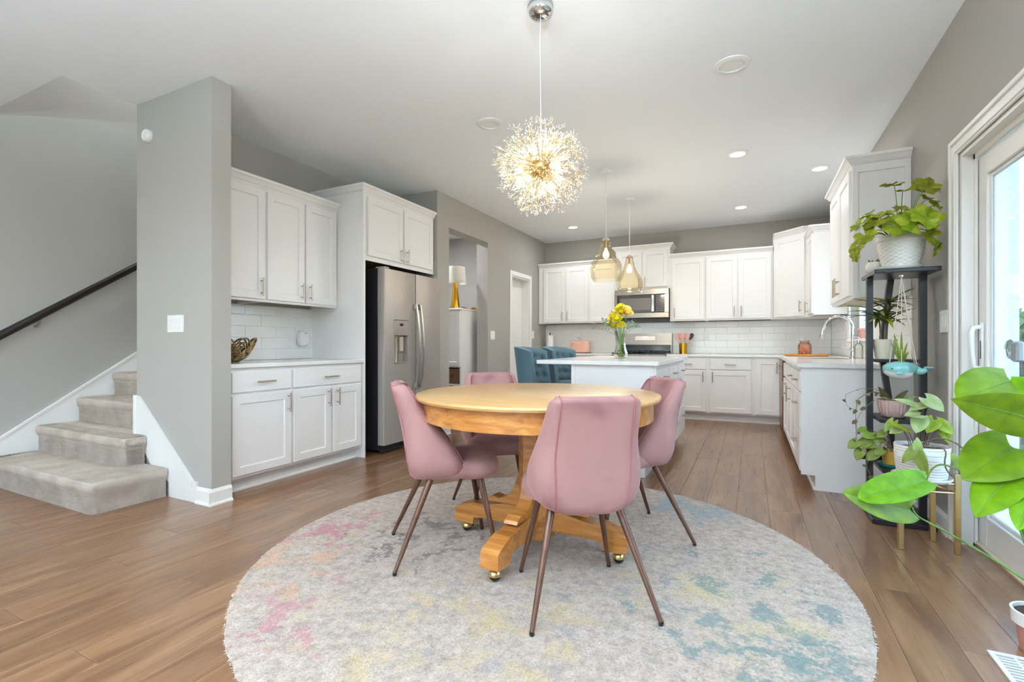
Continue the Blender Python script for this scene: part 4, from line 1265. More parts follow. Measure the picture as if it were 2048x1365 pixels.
# ---- dandelion chandelier
CC = (-.971, 2.302); CHZ = 1.95
t = thing('dandelion_chandelier', 'round dandelion crystal chandelier hanging over the dining table', 'chandelier', (CC[0], CC[1], CZ))
obj('canopy', MB().lathe([(.001,-.0005),(.06,-.0005),(.066,-.02),(.063,-.038),(.050,-.054),(.02,-.062),(.001,-.062)], 28), M['chrome'], t, smooth=50)
zc = CHZ - CZ
obj('cord', MB().tube([(.0,0,-.06),(-.004,.002,-.2),(-.001,0,-.35),(.001,0,-.55),(0,0,zc+.05)], .0022, 6), M['white_pl'], t)
obj('core', MB().sphere((0,0,zc), .045, 20, 12), M['brass'], t, smooth=180)
rc = random.Random(21)
def sph(i, n):
    z = 1-2*(i+.5)/n; a = i*2.399963; r = math.sqrt(1-z*z); return Vector((r*math.cos(a), r*math.sin(a), z))
M['crystal'] = None
s = N('crystal_petal')
tr = s.n('ShaderNodeBsdfTransparent'); gl = s.n('ShaderNodeBsdfGlossy'); gl.inputs['Roughness'].default_value = .06
tl = s.n('ShaderNodeBsdfTranslucent'); tl.inputs[0].default_value = (1,.97,.92,1)
df = s.n('ShaderNodeBsdfDiffuse'); df.inputs[0].default_value = (1,.98,.95,1)
m0 = s.n('ShaderNodeMixShader'); m0.inputs[0].default_value = .5; s.l(tl.outputs[0], m0.inputs[1]); s.l(df.outputs[0], m0.inputs[2])
m1 = s.n('ShaderNodeMixShader'); m1.inputs[0].default_value = .35; s.l(m0.outputs[0], m1.inputs[1]); s.l(gl.outputs[0], m1.inputs[2])
m2 = s.n('ShaderNodeMixShader'); m2.inputs[0].default_value = .42; s.l(tr.outputs[0], m2.inputs[1]); s.l(m1.outputs[0], m2.inputs[2])
M['crystal'] = s.done(m2.outputs[0])
rods, crys = MB(), MB()
def petal(c, d, ln, wd):
    d = Vector(d).normalized(); a = d.orthogonal().normalized(); b = d.cross(a)
    c = Vector(c); m = c + d*ln*.45
    crys.add([c, m+a*wd, m+b*wd*.6, m-a*wd, m-b*wd*.6, c+d*ln], [(0,1,2),(0,2,3),(0,3,4),(0,4,1),(5,2,1),(5,3,2),(5,4,3),(5,1,4)])
NR = 380
for i in range(NR):
    d = (sph(i, NR) + Vector((rc.uniform(-.08,.08), rc.uniform(-.08,.08), rc.uniform(-.08,.08)))).normalized()
    L_ = rc.choice((.13,.165,.195,.215,.225))*rc.uniform(.95,1.05)
    c0 = Vector((0,0,zc))
    tip = c0 + d*L_
    rods.tube([c0 + d*.04, tip], .0009, 3, False)
    for q in range(7):
        e = (d*1.0 + Vector((rc.uniform(-1,1), rc.uniform(-1,1), rc.uniform(-1,1)))*.85).normalized()
        st_ = tip - d*rc.uniform(0,.03); en = st_ + e*rc.uniform(.012,.03)
        rods.tube([st_, en], .0006, 3, False)
        petal(en, e, rc.uniform(.009,.014), .0034)
ro = obj('stems', rods, M['brass'], t); ro['kind'] = 'stuff'
co = obj('crystals', crys, M['crystal'], t); co['kind'] = 'stuff'
CH_W = 10.0
nb = 9
for i in range(nb):
    d = sph(i, nb); p = Vector((0,0,zc)) + d*.105
    lb = obj('bulb', MB().sphere(tuple(p), .014, 10, 8, (1,1,1)), M['bulb'], t, smooth=180)
    obj('socket', MB().tube([tuple(Vector((0,0,zc))+d*.042), tuple(Vector((0,0,zc))+d*.093)], .008, 8), M['brass'], lb)
    point(t, tuple(Vector((0,0,zc)) + d*.125), .01, CH_W/nb, (1,.96,.90))

# ---- glass pendants
PEND_W = 10.0
def pendant(x, y, ztop, prof, label, rmax):
    t = thing('glass_pendant', label, 'pendant lamp', (x, y, CZ), 0, 'amber glass pendants over the island')
    obj('canopy', MB().lathe([(.001,-.0005),(.062,-.0005),(.062,-.018),(.05,-.024),(.001,-.024)], 24), M['white_pl'], t, smooth=40)
    zt = ztop - CZ
    obj('cord', MB().tube([(0,0,-.022),(0,0,zt+.02)], .003, 6), M['white_pl'], t)
    obj('cap', MB().lathe([(.001,.025),(.02,.022),(.036,.006),(.038,-.006),(.001,-.006)], 18, (0,0,zt)), M['chrome'], t, smooth=50)
    obj('socket', MB().tube([(0,0,zt-.006),(0,0,zt-.085)], .012, 10), M['nickel'], t)
    obj('bulb', MB().lathe([(.010,-.085),(.012,-.10),(.026,-.13),(.031,-.155),(.024,-.178),(.001,-.187)], 14, (0,0,zt)), M['bulb'], t, smooth=180)
    point(t, (0,0,zt-.205), .02, PEND_W, (1,.97,.92))
    gl_ = MB().lathe([(r_, z) for r_, z in prof], 36, (0,0,zt))
    obj('glass_shade', gl_, M['amber'], t, smooth=60)
pA = [(.040,-.002),(.040,-.03),(.046,-.06),(.060,-.10),(.085,-.14),(.112,-.17),(.125,-.195),(.131,-.225),(.128,-.27),(.121,-.31),(.119,-.325)]
pB = [(.036,-.002),(.040,-.03),(.050,-.07),(.066,-.115),(.090,-.155),(.118,-.195),(.133,-.23),(.135,-.26),(.124,-.295),(.105,-.315),(.100,-.318)]
pA = [(r_*1.2, z*1.25) for r_, z in pA]; pB = [(r_*1.16, z*1.27) for r_, z in pB]
pendant(-1.298, 4.748, 2.085, pA, 'flared amber glass pendant hanging nearer the chandelier', .13)
pendant(-1.309, 5.834, 2.085, pB, 'pear-shaped amber glass pendant hanging nearer the microwave', .13)
# ================================================================ wall plates and small fittings
def plate(name, label, loc, rz, wd, ht, kind, cat):
    # local front is -y
    t = thing(name, label, cat, loc, rz)
    obj('cover_plate', MB().cbox(-wd/2, wd/2, -.006, -.0003, -ht/2, ht/2, .002), M['white_pl'], t)
    if kind == 'outlet':
        for dz in (-.022, .022):
            q = obj('socket_face', MB().cbox(-.016, .016, -.008, -.006, dz-.013, dz+.013, .001), M['white_pl'], t)
            obj('slot', MB().box(-.008, -.006, -.0085, -.008, dz-.004, dz+.005).box(.006, .008, -.0085, -.008, dz-.004, dz+.005), M['slot'], q)
    else:
        for k in range(kind):
            xk = (k-(kind-1)/2)*.046
            obj('rocker', MB().prism([(-.006,-.032),(-.0095,-.03),(-.007,0),(-.0095,.03),(-.006,.032)], xk-.016, xk+.016, 'x'), M['white_pl'], t)
    return t
plate('light_switch', 'white three-gang light switch on the grey stair wall', (-3.52, FIN0, 1.183), 0, .185, .118, 3, 'switch')
plate('light_switch', 'white light switch between the hall opening and the white door', (XL, 5.83, 1.17), RL, .12, .118, 2, 'switch')
plate('light_switch', 'white light switch just past the white kitchen door', (XL, 7.19, 1.20), RL, .075, .118, 1, 'switch')
plate('light_switch', 'white two-gang light switch beside the sliding door casing', (XR, 3.50, 1.17), RRR, .12, .125, 2, 'switch')
plate('wall_outlet', 'white wall outlet on the back tiles right of the utensil crock', (-.606, YB-.0075, 1.166), 0, .08, .12, 'outlet', 'outlet')
plate('wall_outlet', 'white wall outlet above the pink toaster', (-2.60, YB-.0075, 1.17), 0, .08, .12, 'outlet', 'outlet')
plate('wall_outlet', 'white wall outlet above the pink glass jar', (.60, YB-.0075, 1.10), 0, .08, .12, 'outlet', 'outlet')
plate('wall_outlet', 'white wall outlet on the left tiles behind the diffuser', (XREC+.0075, 3.235, 1.15), RL, .08, .12, 'outlet', 'outlet')
t = thing('air_freshener', 'white plug-in air freshener on the left tiled wall', 'air freshener', (XREC+.0165, 3.25, 1.10), RL)
rings = []
for y, q in ((0,.85),(-.02,1.0),(-.04,.97),(-.05,.85),(-.053,.6)):
    rings.append([(.055*q*math.copysign(abs(math.cos(a))**.6, math.cos(a)), y, .075*q*math.copysign(abs(math.sin(a))**.6, math.sin(a))) for a in [2*PI*k/24 for k in range(24)]])
obj('shell', MB().loft(rings), M['white_pl'], t, smooth=40)
obj('vent_slot', MB().cbox(-.005, .03, -.0545, -.053, .045, .049, .0005), M['slot'], t)
t = thing('smoke_detector', 'round white smoke detector high on the grey stair wall', 'smoke detector', (-3.845, FIN0, 2.523))
obj('housing', MB().lathe([(.045,0),(.045,.02),(.038,.03),(.001,.032)], 24, cap0=True).xf(Matrix.Rotation(PI/2, 4, 'X')), M['white_pl'], t, smooth=40)
obj('grille', MB().lathe([(.020,.0305),(.022,.033),(.026,.033),(.028,.0312)], 20).xf(Matrix.Rotation(PI/2, 4, 'X')), M['white_pl'], t)
# floor register
t = thing('floor_register', 'white metal floor vent in front of the sliding door', 'vent', (.78, 2.035, 0))
obj('frame', MB().box(-.065,.065,-.155,-.14,.0003,.006).box(-.065,.065,.14,.155,.0003,.006).box(-.065,-.05,-.14,.14,.0003,.006).box(.05,.065,-.14,.14,.0003,.006).box(-.004,.004,-.14,.14,.0003,.0055), M['white_pl'], t)
for k in range(16):
    obj('louver', MB().box(-.05, .05, -.137+k*.0172, -.129+k*.0172, .001, .0045), M['white_pl'], t)
obj('duct', MB().box(-.05, .05, -.14, .14, .0002, .0009), M['slot'], t)

# ---- decorative bowl on the left counter
t = thing('scroll_bowl', 'openwork antique gold bowl of looping scrolls on the left counter', 'bowl', (-3.58, 2.38, CT))
M['bz'] = M['bronze']
bw = MB()
def bowlpt(a, s_):      # a angle, s_ 0..1 from foot to rim
    r_ = .05 + .135*(s_**.75); z = .012 + .17*(s_**1.7)
    return (r_*math.cos(a), r_*math.sin(a), z)
rowdef = ((.0,.42,10,0.0,.36),(.30,.72,9,.5,.36),(.55,1.0,9,0.0,.40))
for s0, s1, cnt, ofs, hwid in rowdef:
    for k in range(cnt):
        a0 = 2*PI*(k+ofs)/cnt
        one = MB()
        for q in (1.0, .74, .48):
            pts = []
            for j in range(11):
                b = PI*j/10
                s_ = s0 + (s1-s0)*q*math.sin(b) if q == 1 else s0 + (s1-s0)*q*math.sin(b)
                pts.append(bowlpt(a0 - hwid*q*math.cos(b), s_))
            one.tube(pts, .0072, 6)
        obj('scroll', one, M['bz'], t, smooth=60)
obj('foot', MB().lathe([(.001,.0003),(.065,.0003),(.068,.006),(.06,.016),(.05,.014),(.001,.010)], 24), M['bz'], t, smooth=50)

# ---- hall: tall white cabinet with lamp, tray and basket
t = thing('hall_cabinet', 'tall white cabinet with a cubby in the hall past the opening', 'cabinet', (-3.95, 5.42, 0))
cw_, cd_, ch_ = .52, .60, 1.50
b = MB(); b.box(0, cw_, .02, cd_, .74, ch_); b.box(0, cw_, .02, cd_, 0, .08); b.box(0, .02, .02, cd_, .08, .74); b.box(cw_-.02, cw_, .02, cd_, .08, .74); b.box(.02, cw_-.02, cd_-.02, cd_, .08, .74); b.box(.02,cw_-.02,.02,cd_-.02,.50,.52)
obj('body', b, M['cab'], t)
do = obj('door', shaker(cw_-.02, ch_-.78, fr=.05), M['cab'], t, (.01, .02, .76))
obj('top', MB().cbox(-.01, cw_+.012, -.01, cd_, ch_, ch_+.022, .004), M['cab'], t)
t = thing('storage_basket', 'brown fabric basket with a ring pull in the hall cabinet cubby', 'basket', (-3.685, 5.66, .5205))
obj('box', MB().cbox(-.22, .22, -.20, .20, 0, .20, .01), plain('brown_fabric', (120,92,68), .9, bump=.4, bscale=200), t)
obj('ring_pull', MB().tube([(.02*math.cos(a)+.10, -.204, .10+.02*math.sin(a)) for a in [2*PI*k/16 for k in range(17)]], .004, 6).lathe([(.001,0),(.012,0),(.012,.004),(.001,.004)],12,(.0,.0,.0)).xf(Matrix.Identity(4)), plain('dark_leather', (70,44,30), .6), t)
t = thing('table_lamp', 'table lamp with gold cone base and white drum shade', 'lamp', (-3.66, 5.66, 1.522))
obj('base', MB().lathe([(.001,0),(.066,0),(.066,.004),(.028,.36),(.02,.375),(.001,.375)], 28), M['gold'], t, smooth=40)
s = N('lamp_shade_linen'); tl = s.n('ShaderNodeBsdfTranslucent'); tl.inputs[0].default_value = (.9,.87,.82,1)
pb = s.bsdf(lin((236,232,224)), .9, 0, .1, s.noise(s.coord(), 300, 2), .2, .001)
mxs = s.n('ShaderNodeMixShader'); mxs.inputs[0].default_value = .35; s.l(pb, mxs.inputs[1]); s.l(tl.outputs[0], mxs.inputs[2]); M['shade'] = s.done(mxs.outputs[0])
obj('shade', MB().lathe([(.155,.36),(.135,.585),(.131,.585),(.151,.36),(.155,.36)], 36), M['shade'], t, smooth=40)
obj('harp', MB().tube([(0,0,.37),(0,0,.56)], .004, 6).tube([(-.13,0,.57),(.13,0,.57)], .003, 6), M['brass'], t)
wv_ = MB()
for k in range(1):
    n_ = 24
    top = [(-.20+.40*i/n_, .0, .012 + .05*math.exp(-((i/n_-.3)/.16)**2) + .035*math.exp(-((i/n_-.75)/.13)**2)) for i in range(n_+1)]
    bot = [(p[0], 0, 0) for p in top]
    prof = [(p[0], p[2]) for p in top] + [(p[0], .0003) for p in reversed(bot)]
    wv_.prism(prof, -.02, .02, 'y')
tag(obj('carved_wood_decor', wv_, plain('carved_wood', (150,92,48), .5, var=.2, vs_=20), None, (-3.62, 5.93, 1.522)), 'low wavy brown wood carving behind the gold lamp', 'decor')

# ---- back counter things
t = thing('toaster', 'pastel pink toaster on the back counter', 'toaster', (-2.46, 7.48, CT))
M['pinkmetal'] = plain('pink_enamel', (236,182,160), .2, var=.02)
rings = []
for z, q in ((.012,.96),(.02,1.0),(.15,1.0),(.18,.96),(.195,.88),(.198,.78)):
    rings.append([(.155*q*math.copysign(abs(math.cos(a))**.35, math.cos(a)), .085*q*math.copysign(abs(math.sin(a))**.45, math.sin(a)), z) for a in [2*PI*k/32 for k in range(32)]])
obj('body', MB().loft(rings), M['pinkmetal'], t, smooth=40)
obj('base', MB().cbox(-.15, .15, -.08, .08, .0005, .0118, .003), M['slot'], t)
for yy in (-.03, .03): obj('slot', MB().box(-.10, .10, yy-.012, yy+.012, .1975, .199), M['slot'], t)
obj('lever', MB().cbox(-.105, -.085, -.10, -.086, .13, .16, .004), M['chrome'], t)
obj('power_cord', MB().tube([(-.03,.085,.05),(-.03,.13,.08),(-.06,.20,.20),(-.10,.235,.25),(-.135,.248,.255)], .003, 6), M['black'], t)
t = thing('paper_towel_holder', 'white paper towel roll on a stand in the back left corner', 'paper towel', (-3.00, 7.52, CT))
obj('base', MB().lathe([(.001,.0003),(.075,.0003),(.075,.010),(.001,.010)], 24), M['black'], t)
obj('rod', MB().tube([(0,0,.01),(0,0,.315)], .006, 8).sphere((0,0,.32), .012, 10, 8), M['black'], t)
obj('roll', MB().lathe([(.018,.011),(.058,.011),(.058,.285),(.018,.285),(.018,.011)], 28), plain('paper_towel', (240,238,234), .95, bump=.3, bscale=120), t, smooth=40)
t = thing('utensil_crock', 'gold cylinder crock for utensils on the back counter', 'crock', (-.90, 7.52, CT))
obj('cup', MB().lathe([(.001,.0004),(.055,.0004),(.055,.155),(.051,.155),(.051,.006),(.001,.006)], 28), M['gold'], t, smooth=40)
M['pinksil'] = plain('pink_silicone', (232,172,162), .5)
M['lightwood'] = plain('light_wood', (224,186,150), .5)
ru = random.Random(4)
for k, (dx_, dy_, kind) in enumerate(((-.085,-.01,0),(-.045,.015,1),(-.01,-.01,0),(.03,.02,1),(.06,-.01,0),(.105,.01,2))):
    a0 = Vector((dx_*.22, dy_*.5, .012)); a1 = Vector((dx_*.85, dy_, .205)); a2 = Vector((dx_*1.2, dy_*1.2, .30))
    t = thing('kitchen_utensil', ['pink spatula leaning left in the gold crock','pink ladle left of centre in the gold crock','pink turner upright in the gold crock','pink spoon right of centre in the gold crock','pink spatula leaning right in the gold crock','dark-tipped brush at the far right of the gold crock'][k], 'utensil', (-.90, 7.52, CT), 0, 'utensils in the gold crock')
    obj('handle', MB().tube([a0, a1], .0055, 8), M['lightwood'], t, smooth=60)
    hd = MB(); d = (a2-a1).normalized(); sd = Vector((0,-1,0)).cross(d).normalized(); nn = sd.cross(d)
    rings = []
    for q, wq in ((0,.008),(.15,.02),(.5,.030),(.85,.027),(1.0,.012)):
        c = a1 + (a2-a1)*q; th = .004 if kind != 1 else .010
        rings.append([tuple(c + sd*wq*math.cos(b) + nn*th*math.sin(b)) for b in [2*PI*j/12 for j in range(12)]])
    hd.loft(rings); obj('head', hd, M['pinksil'] if kind < 2 else M['slot'], t, smooth=50)
# tray and jar
t = thing('wood_tray', 'oval orange wooden tray by the sink', 'tray', (.575, 6.62, CT))
rings = [[(.235*q*math.cos(a), .15*q*math.sin(a), z) for a in [2*PI*k/36 for k in range(36)]] for q, z in ((.8,.0004),(.95,.006),(1.0,.024),(.965,.024),(.90,.012),(.2,.011))]
obj('dish', MB().loft(rings), plain('orange_wood', (222,150,62), .35, var=.1, vs_=16), t, smooth=40)
t = thing('glass_jar', 'pink glass jar with a wire clasp on the orange tray', 'jar', (.56, 6.64, CT+.012))
obj('jar', MB().lathe([(.001,.0005),(.062,.0005),(.072,.012),(.072,.11),(.062,.135),(.048,.145),(.048,.16),(.044,.16),(.044,.145),(.058,.132),(.068,.11),(.068,.014),(.001,.006)], 28), M['pinkglass'], t, smooth=50)
fl = MB(); rj = random.Random(9)
for k in range(60):
    a = rj.uniform(0,2*PI); r_ = .058*math.sqrt(rj.random()); fl.sphere((r_*math.cos(a), r_*math.sin(a), .016+.085*rj.random()), .011, 6, 4)
fo = obj('contents', fl, plain('peach_sweets', (246,190,164), .5, var=.2, vs_=40), t); fo['kind'] = 'stuff'
obj('lid', MB().lathe([(.001,.172),(.05,.172),(.052,.166),(.052,.1605),(.001,.1605)], 24), M['pinkglass'], t, smooth=50)
obj('wire_clasp', MB().tube([(.053*math.cos(a), .053*math.sin(a), .150) for a in [2*PI*k/24 for k in range(25)]], .0018, 5).tube([(-.02,.053,.15),(-.03,.075,.20),(-.045,.08,.235),(-.06,.075,.20),(-.05,.05,.15)], .0018, 5), M['nickel'], t)
t = thing('soap_bottle', 'clear soap dispenser bottle beside the faucet', 'soap bottle', (.90, 5.52, CT))
obj('bottle', MB().lathe([(.001,.0005),(.034,.0005),(.036,.01),(.036,.12),(.026,.14),(.013,.148),(.013,.16)], 20), M['vase_glass'], t, smooth=50)
obj('pump', MB().lathe([(.015,.16),(.015,.175),(.005,.178),(.005,.205),(.001,.205)], 12).tube([(0,0,.203),(-.05,0,.206),(-.055,0,.198)], .005, 6), M['chrome'], t, smooth=50)

# plant on the sink window sill
t = thing('sill_plant', 'small pink pot with pale foliage on the sink window sill', 'plant', (XR+.015, 5.72, WZ0))
obj('pot', MB().lathe([(.001,.0005),(.040,.0005),(.052,.08),(.056,.08),(.056,.10),(.048,.10),(.046,.08),(.001,.075)], 20), plain('peach_pot', (238,178,158), .5), t, smooth=40)

# ---- vase of flowers on the island
VP = (-1.12, 4.62)
VZ = CT + .003
t = thing('glass_vase', 'clear cut-glass vase of yellow flowers on the island', 'vase', (VP[0], VP[1], VZ))
vp = [(.001,.0008),(.050,.0008),(.062,.02),(.066,.045),(.056,.075),(.046,.11),(.043,.15),(.047,.20),(.056,.245),(.060,.26)]
rings = []
for r_, z in vp: rings.append([(r_*(1+.035*math.cos(10*a))*math.cos(a), r_*(1+.035*math.cos(10*a))*math.sin(a), z) for a in [2*PI*k/60 for k in range(60)]])
obj('vessel', MB().loft(rings, True, False), M['vase_glass'], t, smooth=60)
obj('water', MB().lathe([(.001,.004),(.044,.006),(.056,.03),(.058,.045),(.048,.078),(.039,.115),(.001,.115)], 24), thin_glass('water', (.93,.95,.80)), t, smooth=50)
rf = random.Random(31)
def bloom(r_, layers=4):
    mb = MB()
    for L_ in range(layers):
        n_ = 9 - L_; tilt = .25 + L_*.33
        for k in range(n_):
            a = 2*PI*k/n_ + L_*.4 + rf.uniform(-.1,.1)
            q = r_*(1-.16*L_)
            pts = []
            for (u, w_) in ((.1,.12),(.5,.30),(.85,.28),(1.0,.06)):
                el = tilt*u*1.5
                for s_ in (-1, 0, 1):
                    rad = q*u*math.cos(el*.75); z = q*u*math.sin(el) + (0 if s_ else -.04*q)
                    pts.append((rad*math.cos(a) - s_*w_*q*math.sin(a), rad*math.sin(a) + s_*w_*q*math.cos(a), z + L_*.08*r_))
            fs = []
            for i in range(3):
                for j in range(2): b = i*3+j; fs.append((b, b+1, b+4, b+3))
            mb.add(pts, fs)
    mb.sphere((0,0,.3*r_), .25*r_, 8, 6)
    return mb
spots = [(-.060,-.03,.385,.062,0),(-.015,-.06,.365,.058,0),(.02,-.035,.43,.055,0),(.070,-.02,.42,.060,1),(-.03,.02,.455,.055,0),(.045,.03,.46,.055,1),(-.09,.0,.35,.05,0),(.0,.0,.485,.048,0),(.025,-.07,.31,.045,0),(-.05,-.05,.30,.045,0)]
vlabs = ['large yellow bloom at the left front of the vase','low yellow bloom at the front centre of the vase','upper yellow bloom at the front of the bouquet','cream yellow bloom at the right of the bouquet','upper left yellow bloom in the bouquet','cream yellow bloom at the upper right of the bouquet','small yellow bloom at the far left of the bouquet','topmost yellow bloom of the bouquet','small low yellow bloom hanging at the front right','small low yellow bloom hanging at the front left']
for k, (dx_, dy_, z, r_, kind) in enumerate(spots):
    t = thing('yellow_flower', vlabs[k], 'flower', (VP[0], VP[1], VZ), 0, 'flowers in the island vase')
    b = bloom(r_); tip = Vector((dx_, dy_, z)); dr = Vector((dx_*3, dy_*3-.3, .55)).normalized()
    b.xf(Matrix.Translation(tip) @ Vector((0,0,1)).rotation_difference(dr).to_matrix().to_4x4())
    obj('bloom', b, M['petal2'] if kind else M['petal'], t, smooth=60)
    obj('stem', MB().tube([(dx_*-.3, dy_*-.3, .01), (dx_*.25, dy_*.25, .19), tuple(tip*.8 + Vector((dx_*.3,dy_*.3,.27))*.2), tuple(tip)], .0028, 6), M['stem'], t)
for k, (a, ln_, zz) in enumerate(((2.9,.28,.28),(3.4,.20,.36),(-.2,.17,.30),(.5,.16,.34))):
    t = thing('leafy_sprig', ['long thin grey-green sprig reaching left from the vase','short grey-green sprig at the left of the bouquet','grey-green leaf sprig at the right of the bouquet','grey-green leaf sprig behind the bouquet on the right'][k], 'sprig', (VP[0], VP[1], VZ), 0, 'foliage in the island vase')
    e_ = Vector((math.cos(a+.5)*ln_, math.sin(a+.5)*ln_, zz))
    P0, P1, P2 = Vector((0,0,.02)), Vector((math.cos(a+.5)*.03, math.sin(a+.5)*.03, .22)), e_
    obj('stem', MB().tube([P0, P1, P1*.45+P2*.55+Vector((0,0,.02)), P2], .002, 5), M['stem'], t)
    lf = MB(); m_ = 12 if k else 16
    for i in range(m_):
        q = .35 + .65*i/m_; p = P1*(1-q) + P2*q + Vector((0,0,.03*math.sin(PI*q)))
        w2 = (.010 if k == 0 else .021); d = Vector((rf.uniform(-1,1), rf.uniform(-1,1), rf.uniform(-.2,1))).normalized(); sd = d.orthogonal().normalized()*w2*.6
        p2 = p + d*w2*2.0; pm = p + d*w2
        lf.add([p, pm+sd, p2, pm-sd], [(0,1,2,3)])
    o = obj('leaves', lf, M['euc'], t); o['kind'] = 'stuff'
# ================================================================ leaves
def frame(base, tip, nrm):
    b, t_ = Vector(base), Vector(tip); y = (t_-b).normalized(); z = Vector(nrm); z = (z - y*z.dot(y))
    if z.length < 1e-4: z = y.orthogonal()
    z.normalize(); x = y.cross(z)
    Mx = Matrix((x, y, z)).transposed().to_4x4(); Mx.translation = b
    return Mx, (t_-b).length
def blade(L_, W_, a=.5, b=.85, lobe=.18, fold=.25, droop=.15, wav=.0, n=12, m=5, start=.05):
    mb = MB(); vs_ = []
    fm = max(((q/60+start)/(1+start))**a*(1-q/60)**b for q in range(61))
    for i in range(n+1):
        t_ = i/n; hw = W_/2*(((t_+start)/(1+start))**a*(1-t_)**b)/fm if i < n else 0.0008
        for j in range(-m, m+1):
            s_ = j/m
            y = L_*t_ - lobe*L_*(abs(s_)**1.6)*(1-t_)**2.2
            x = s_*hw
            z = fold*abs(x) - droop*L_*t_*t_ + wav*W_*math.sin(t_*9 + s_*2)*abs(s_) - .35*abs(s_)**3*hw*.4
            vs_.append((x, y, z))
    w1 = 2*m+1
    fs_ = [(i*w1+j, i*w1+j+1, (i+1)*w1+j+1, (i+1)*w1+j) for i in range(n) for j in range(2*m)]
    # underside, a leaf's thickness below
    k = len(vs_); th = .0008 + .001*min(1, L_/.2)
    vs_ += [(x, y, z-th) for x, y, z in vs_]
    fs_ += [(k+i*w1+j, k+(i+1)*w1+j, k+(i+1)*w1+j+1, k+i*w1+j+1) for i in range(n) for j in range(2*m)]
    for i in range(n):
        fs_.append((i*w1, (i+1)*w1, k+(i+1)*w1, k+i*w1)); q = i*w1+2*m; fs_.append((q, k+q, k+q+w1, q+w1))
    for j in range(2*m): fs_.append((j, k+j, k+j+1, j+1)); q = n*w1+j; fs_.append((q, q+1, k+q+1, k+q))
    return mb.add(vs_, fs_)
def leaf(parent, base, tip, W_, nrm, mat, name='leaf', **kw):
    Mx, L_ = frame(base, tip, nrm)
    o = link(name, blade(L_, W_, **kw).mesh(name, 60), mat, parent)
    o.matrix_local = Mx
    return o
def lobed(R_, seed, n=42, cup=.25):
    r_ = random.Random(seed); mb = MB(); vs_ = [(0,0,0)]; ph = r_.uniform(0,6)
    rings = 4
    for k in range(1, rings+1):
        q = k/rings
        for i in range(n):
            a = -PI/2 + .22 + (2*PI-.44)*i/(n-1)
            lob = 1 + .10*math.cos(7*a) + .05*math.cos(21*a+ph)
            rad = R_*q*(1 + (lob-1)*q)*(.92 if abs(math.sin(a/2+PI/4)) < .3 else 1)
            z = cup*R_*q*q*.5 + .09*R_*q*math.cos(5*a+ph) - .04*R_*q*math.cos(14*a)
            vs_.append((rad*math.cos(a), rad*math.sin(a) + R_*.15, z))
    fs_ = [(0, 1+i, 2+i) for i in range(n-1)]
    for k in range(rings-1):
        o_ = 1+k*n
        fs_ += [(o_+i, o_+n+i, o_+n+i+1, o_+i+1) for i in range(n-1)]
    k = len(vs_); vs_ += [(x,y,z-.0012) for x,y,z in vs_]; top = list(fs_)
    fs_ += [tuple(k+i for i in reversed(f)) for f in top]
    return mb.add(vs_, fs_)
def lobed_leaf(parent, c, R_, nrm, spin, mat, seed, cup=.25):
    o = link('leaf', lobed(R_, seed, cup=cup).mesh('leaf', 60), mat, parent)
    q = Vector((0,0,1)).rotation_difference(Vector(nrm).normalized()).to_matrix().to_4x4() @ Matrix.Rotation(spin, 4, 'Z')
    q.translation = Vector(c); o.matrix_local = q
    return o
def bez(p0, p1, p2, n=8):
    p0, p1, p2 = Vector(p0), Vector(p1), Vector(p2)
    return [tuple(p0*(1-t_)**2 + p1*2*t_*(1-t_) + p2*t_*t_) for t_ in [i/n for i in range(n+1)]]
def stem(parent, pts, r=.003, mat='stem', n=6, taper=.6, name='stem'):
    k = len(pts); rs_ = [r*(1-(1-taper)*i/(k-1)) for i in range(k)]
    return obj(name, MB().tube(pts, rs_, n), M[mat], parent, smooth=60)
def sub(p, o): return (p[0]-o[0], p[1]-o[1], p[2]-o[2])

# ================================================================ tall black plant stand
SP = (.775, 3.62, 0)
t = thing('plant_stand', 'tall black tiered plant stand beside the right counter', 'plant stand', SP)
def shelfpoly(x0, x1, y0, y1): return [(x0,y0),(x1,y0),(x1,y1),(x0,y1)]
levels = [(.0005,.028,'base'), (.285,.305,'shelf'), (.585,.605,'shelf'), (.935,.953,'shelf'), (1.452,1.476,'top')]
sh = {}
foot = {0:(-.145,.150,-.165,.20), 1:(-.085,.10,-.10,.20), 2:(-.103,.1015,-.13,.20), 3:(-.1035,.10,-.06,.20), 4:(-.137,.165,-.175,.20)}
for k, (z0, z1, nm) in enumerate(levels):
    x0, x1, y0, y1 = foot[k]
    obj('shelf' if nm != 'base' else 'base_plate', MB().cbox(x0, x1, y0, y1, z0, z1, .003), M['black'], t)
def post(pts, wx, wy):
    mb = MB(); rings = [[(p[0]-wx,p[1]-wy,p[2]),(p[0]+wx,p[1]-wy,p[2]),(p[0]+wx,p[1]+wy,p[2]),(p[0]-wx,p[1]+wy,p[2])] for p in pts]
    return mb.loft(rings)
obj('post', post([(-.120,.06,.028),(-.120,.06,1.4518)], .0165, .019), M['black'], t)
obj('post', post([(.118,-.03,.606),(.118,-.03,1.4518)], .0165, .019), M['black'], t)
obj('post', post([(.118,-.03,.028),(.118,-.03,.606)], .0165, .019), M['black'], t)
obj('post', post([(.02,.219,.028),(.02,.219,.60),(-.03,.219,1.0),(.02,.219,1.476)], .0165, .0185), M['black'], t)
obj('cross_brace', MB().cbox(-.135, .10, .201, .2185, .30, .33, .002), M['black'], t)

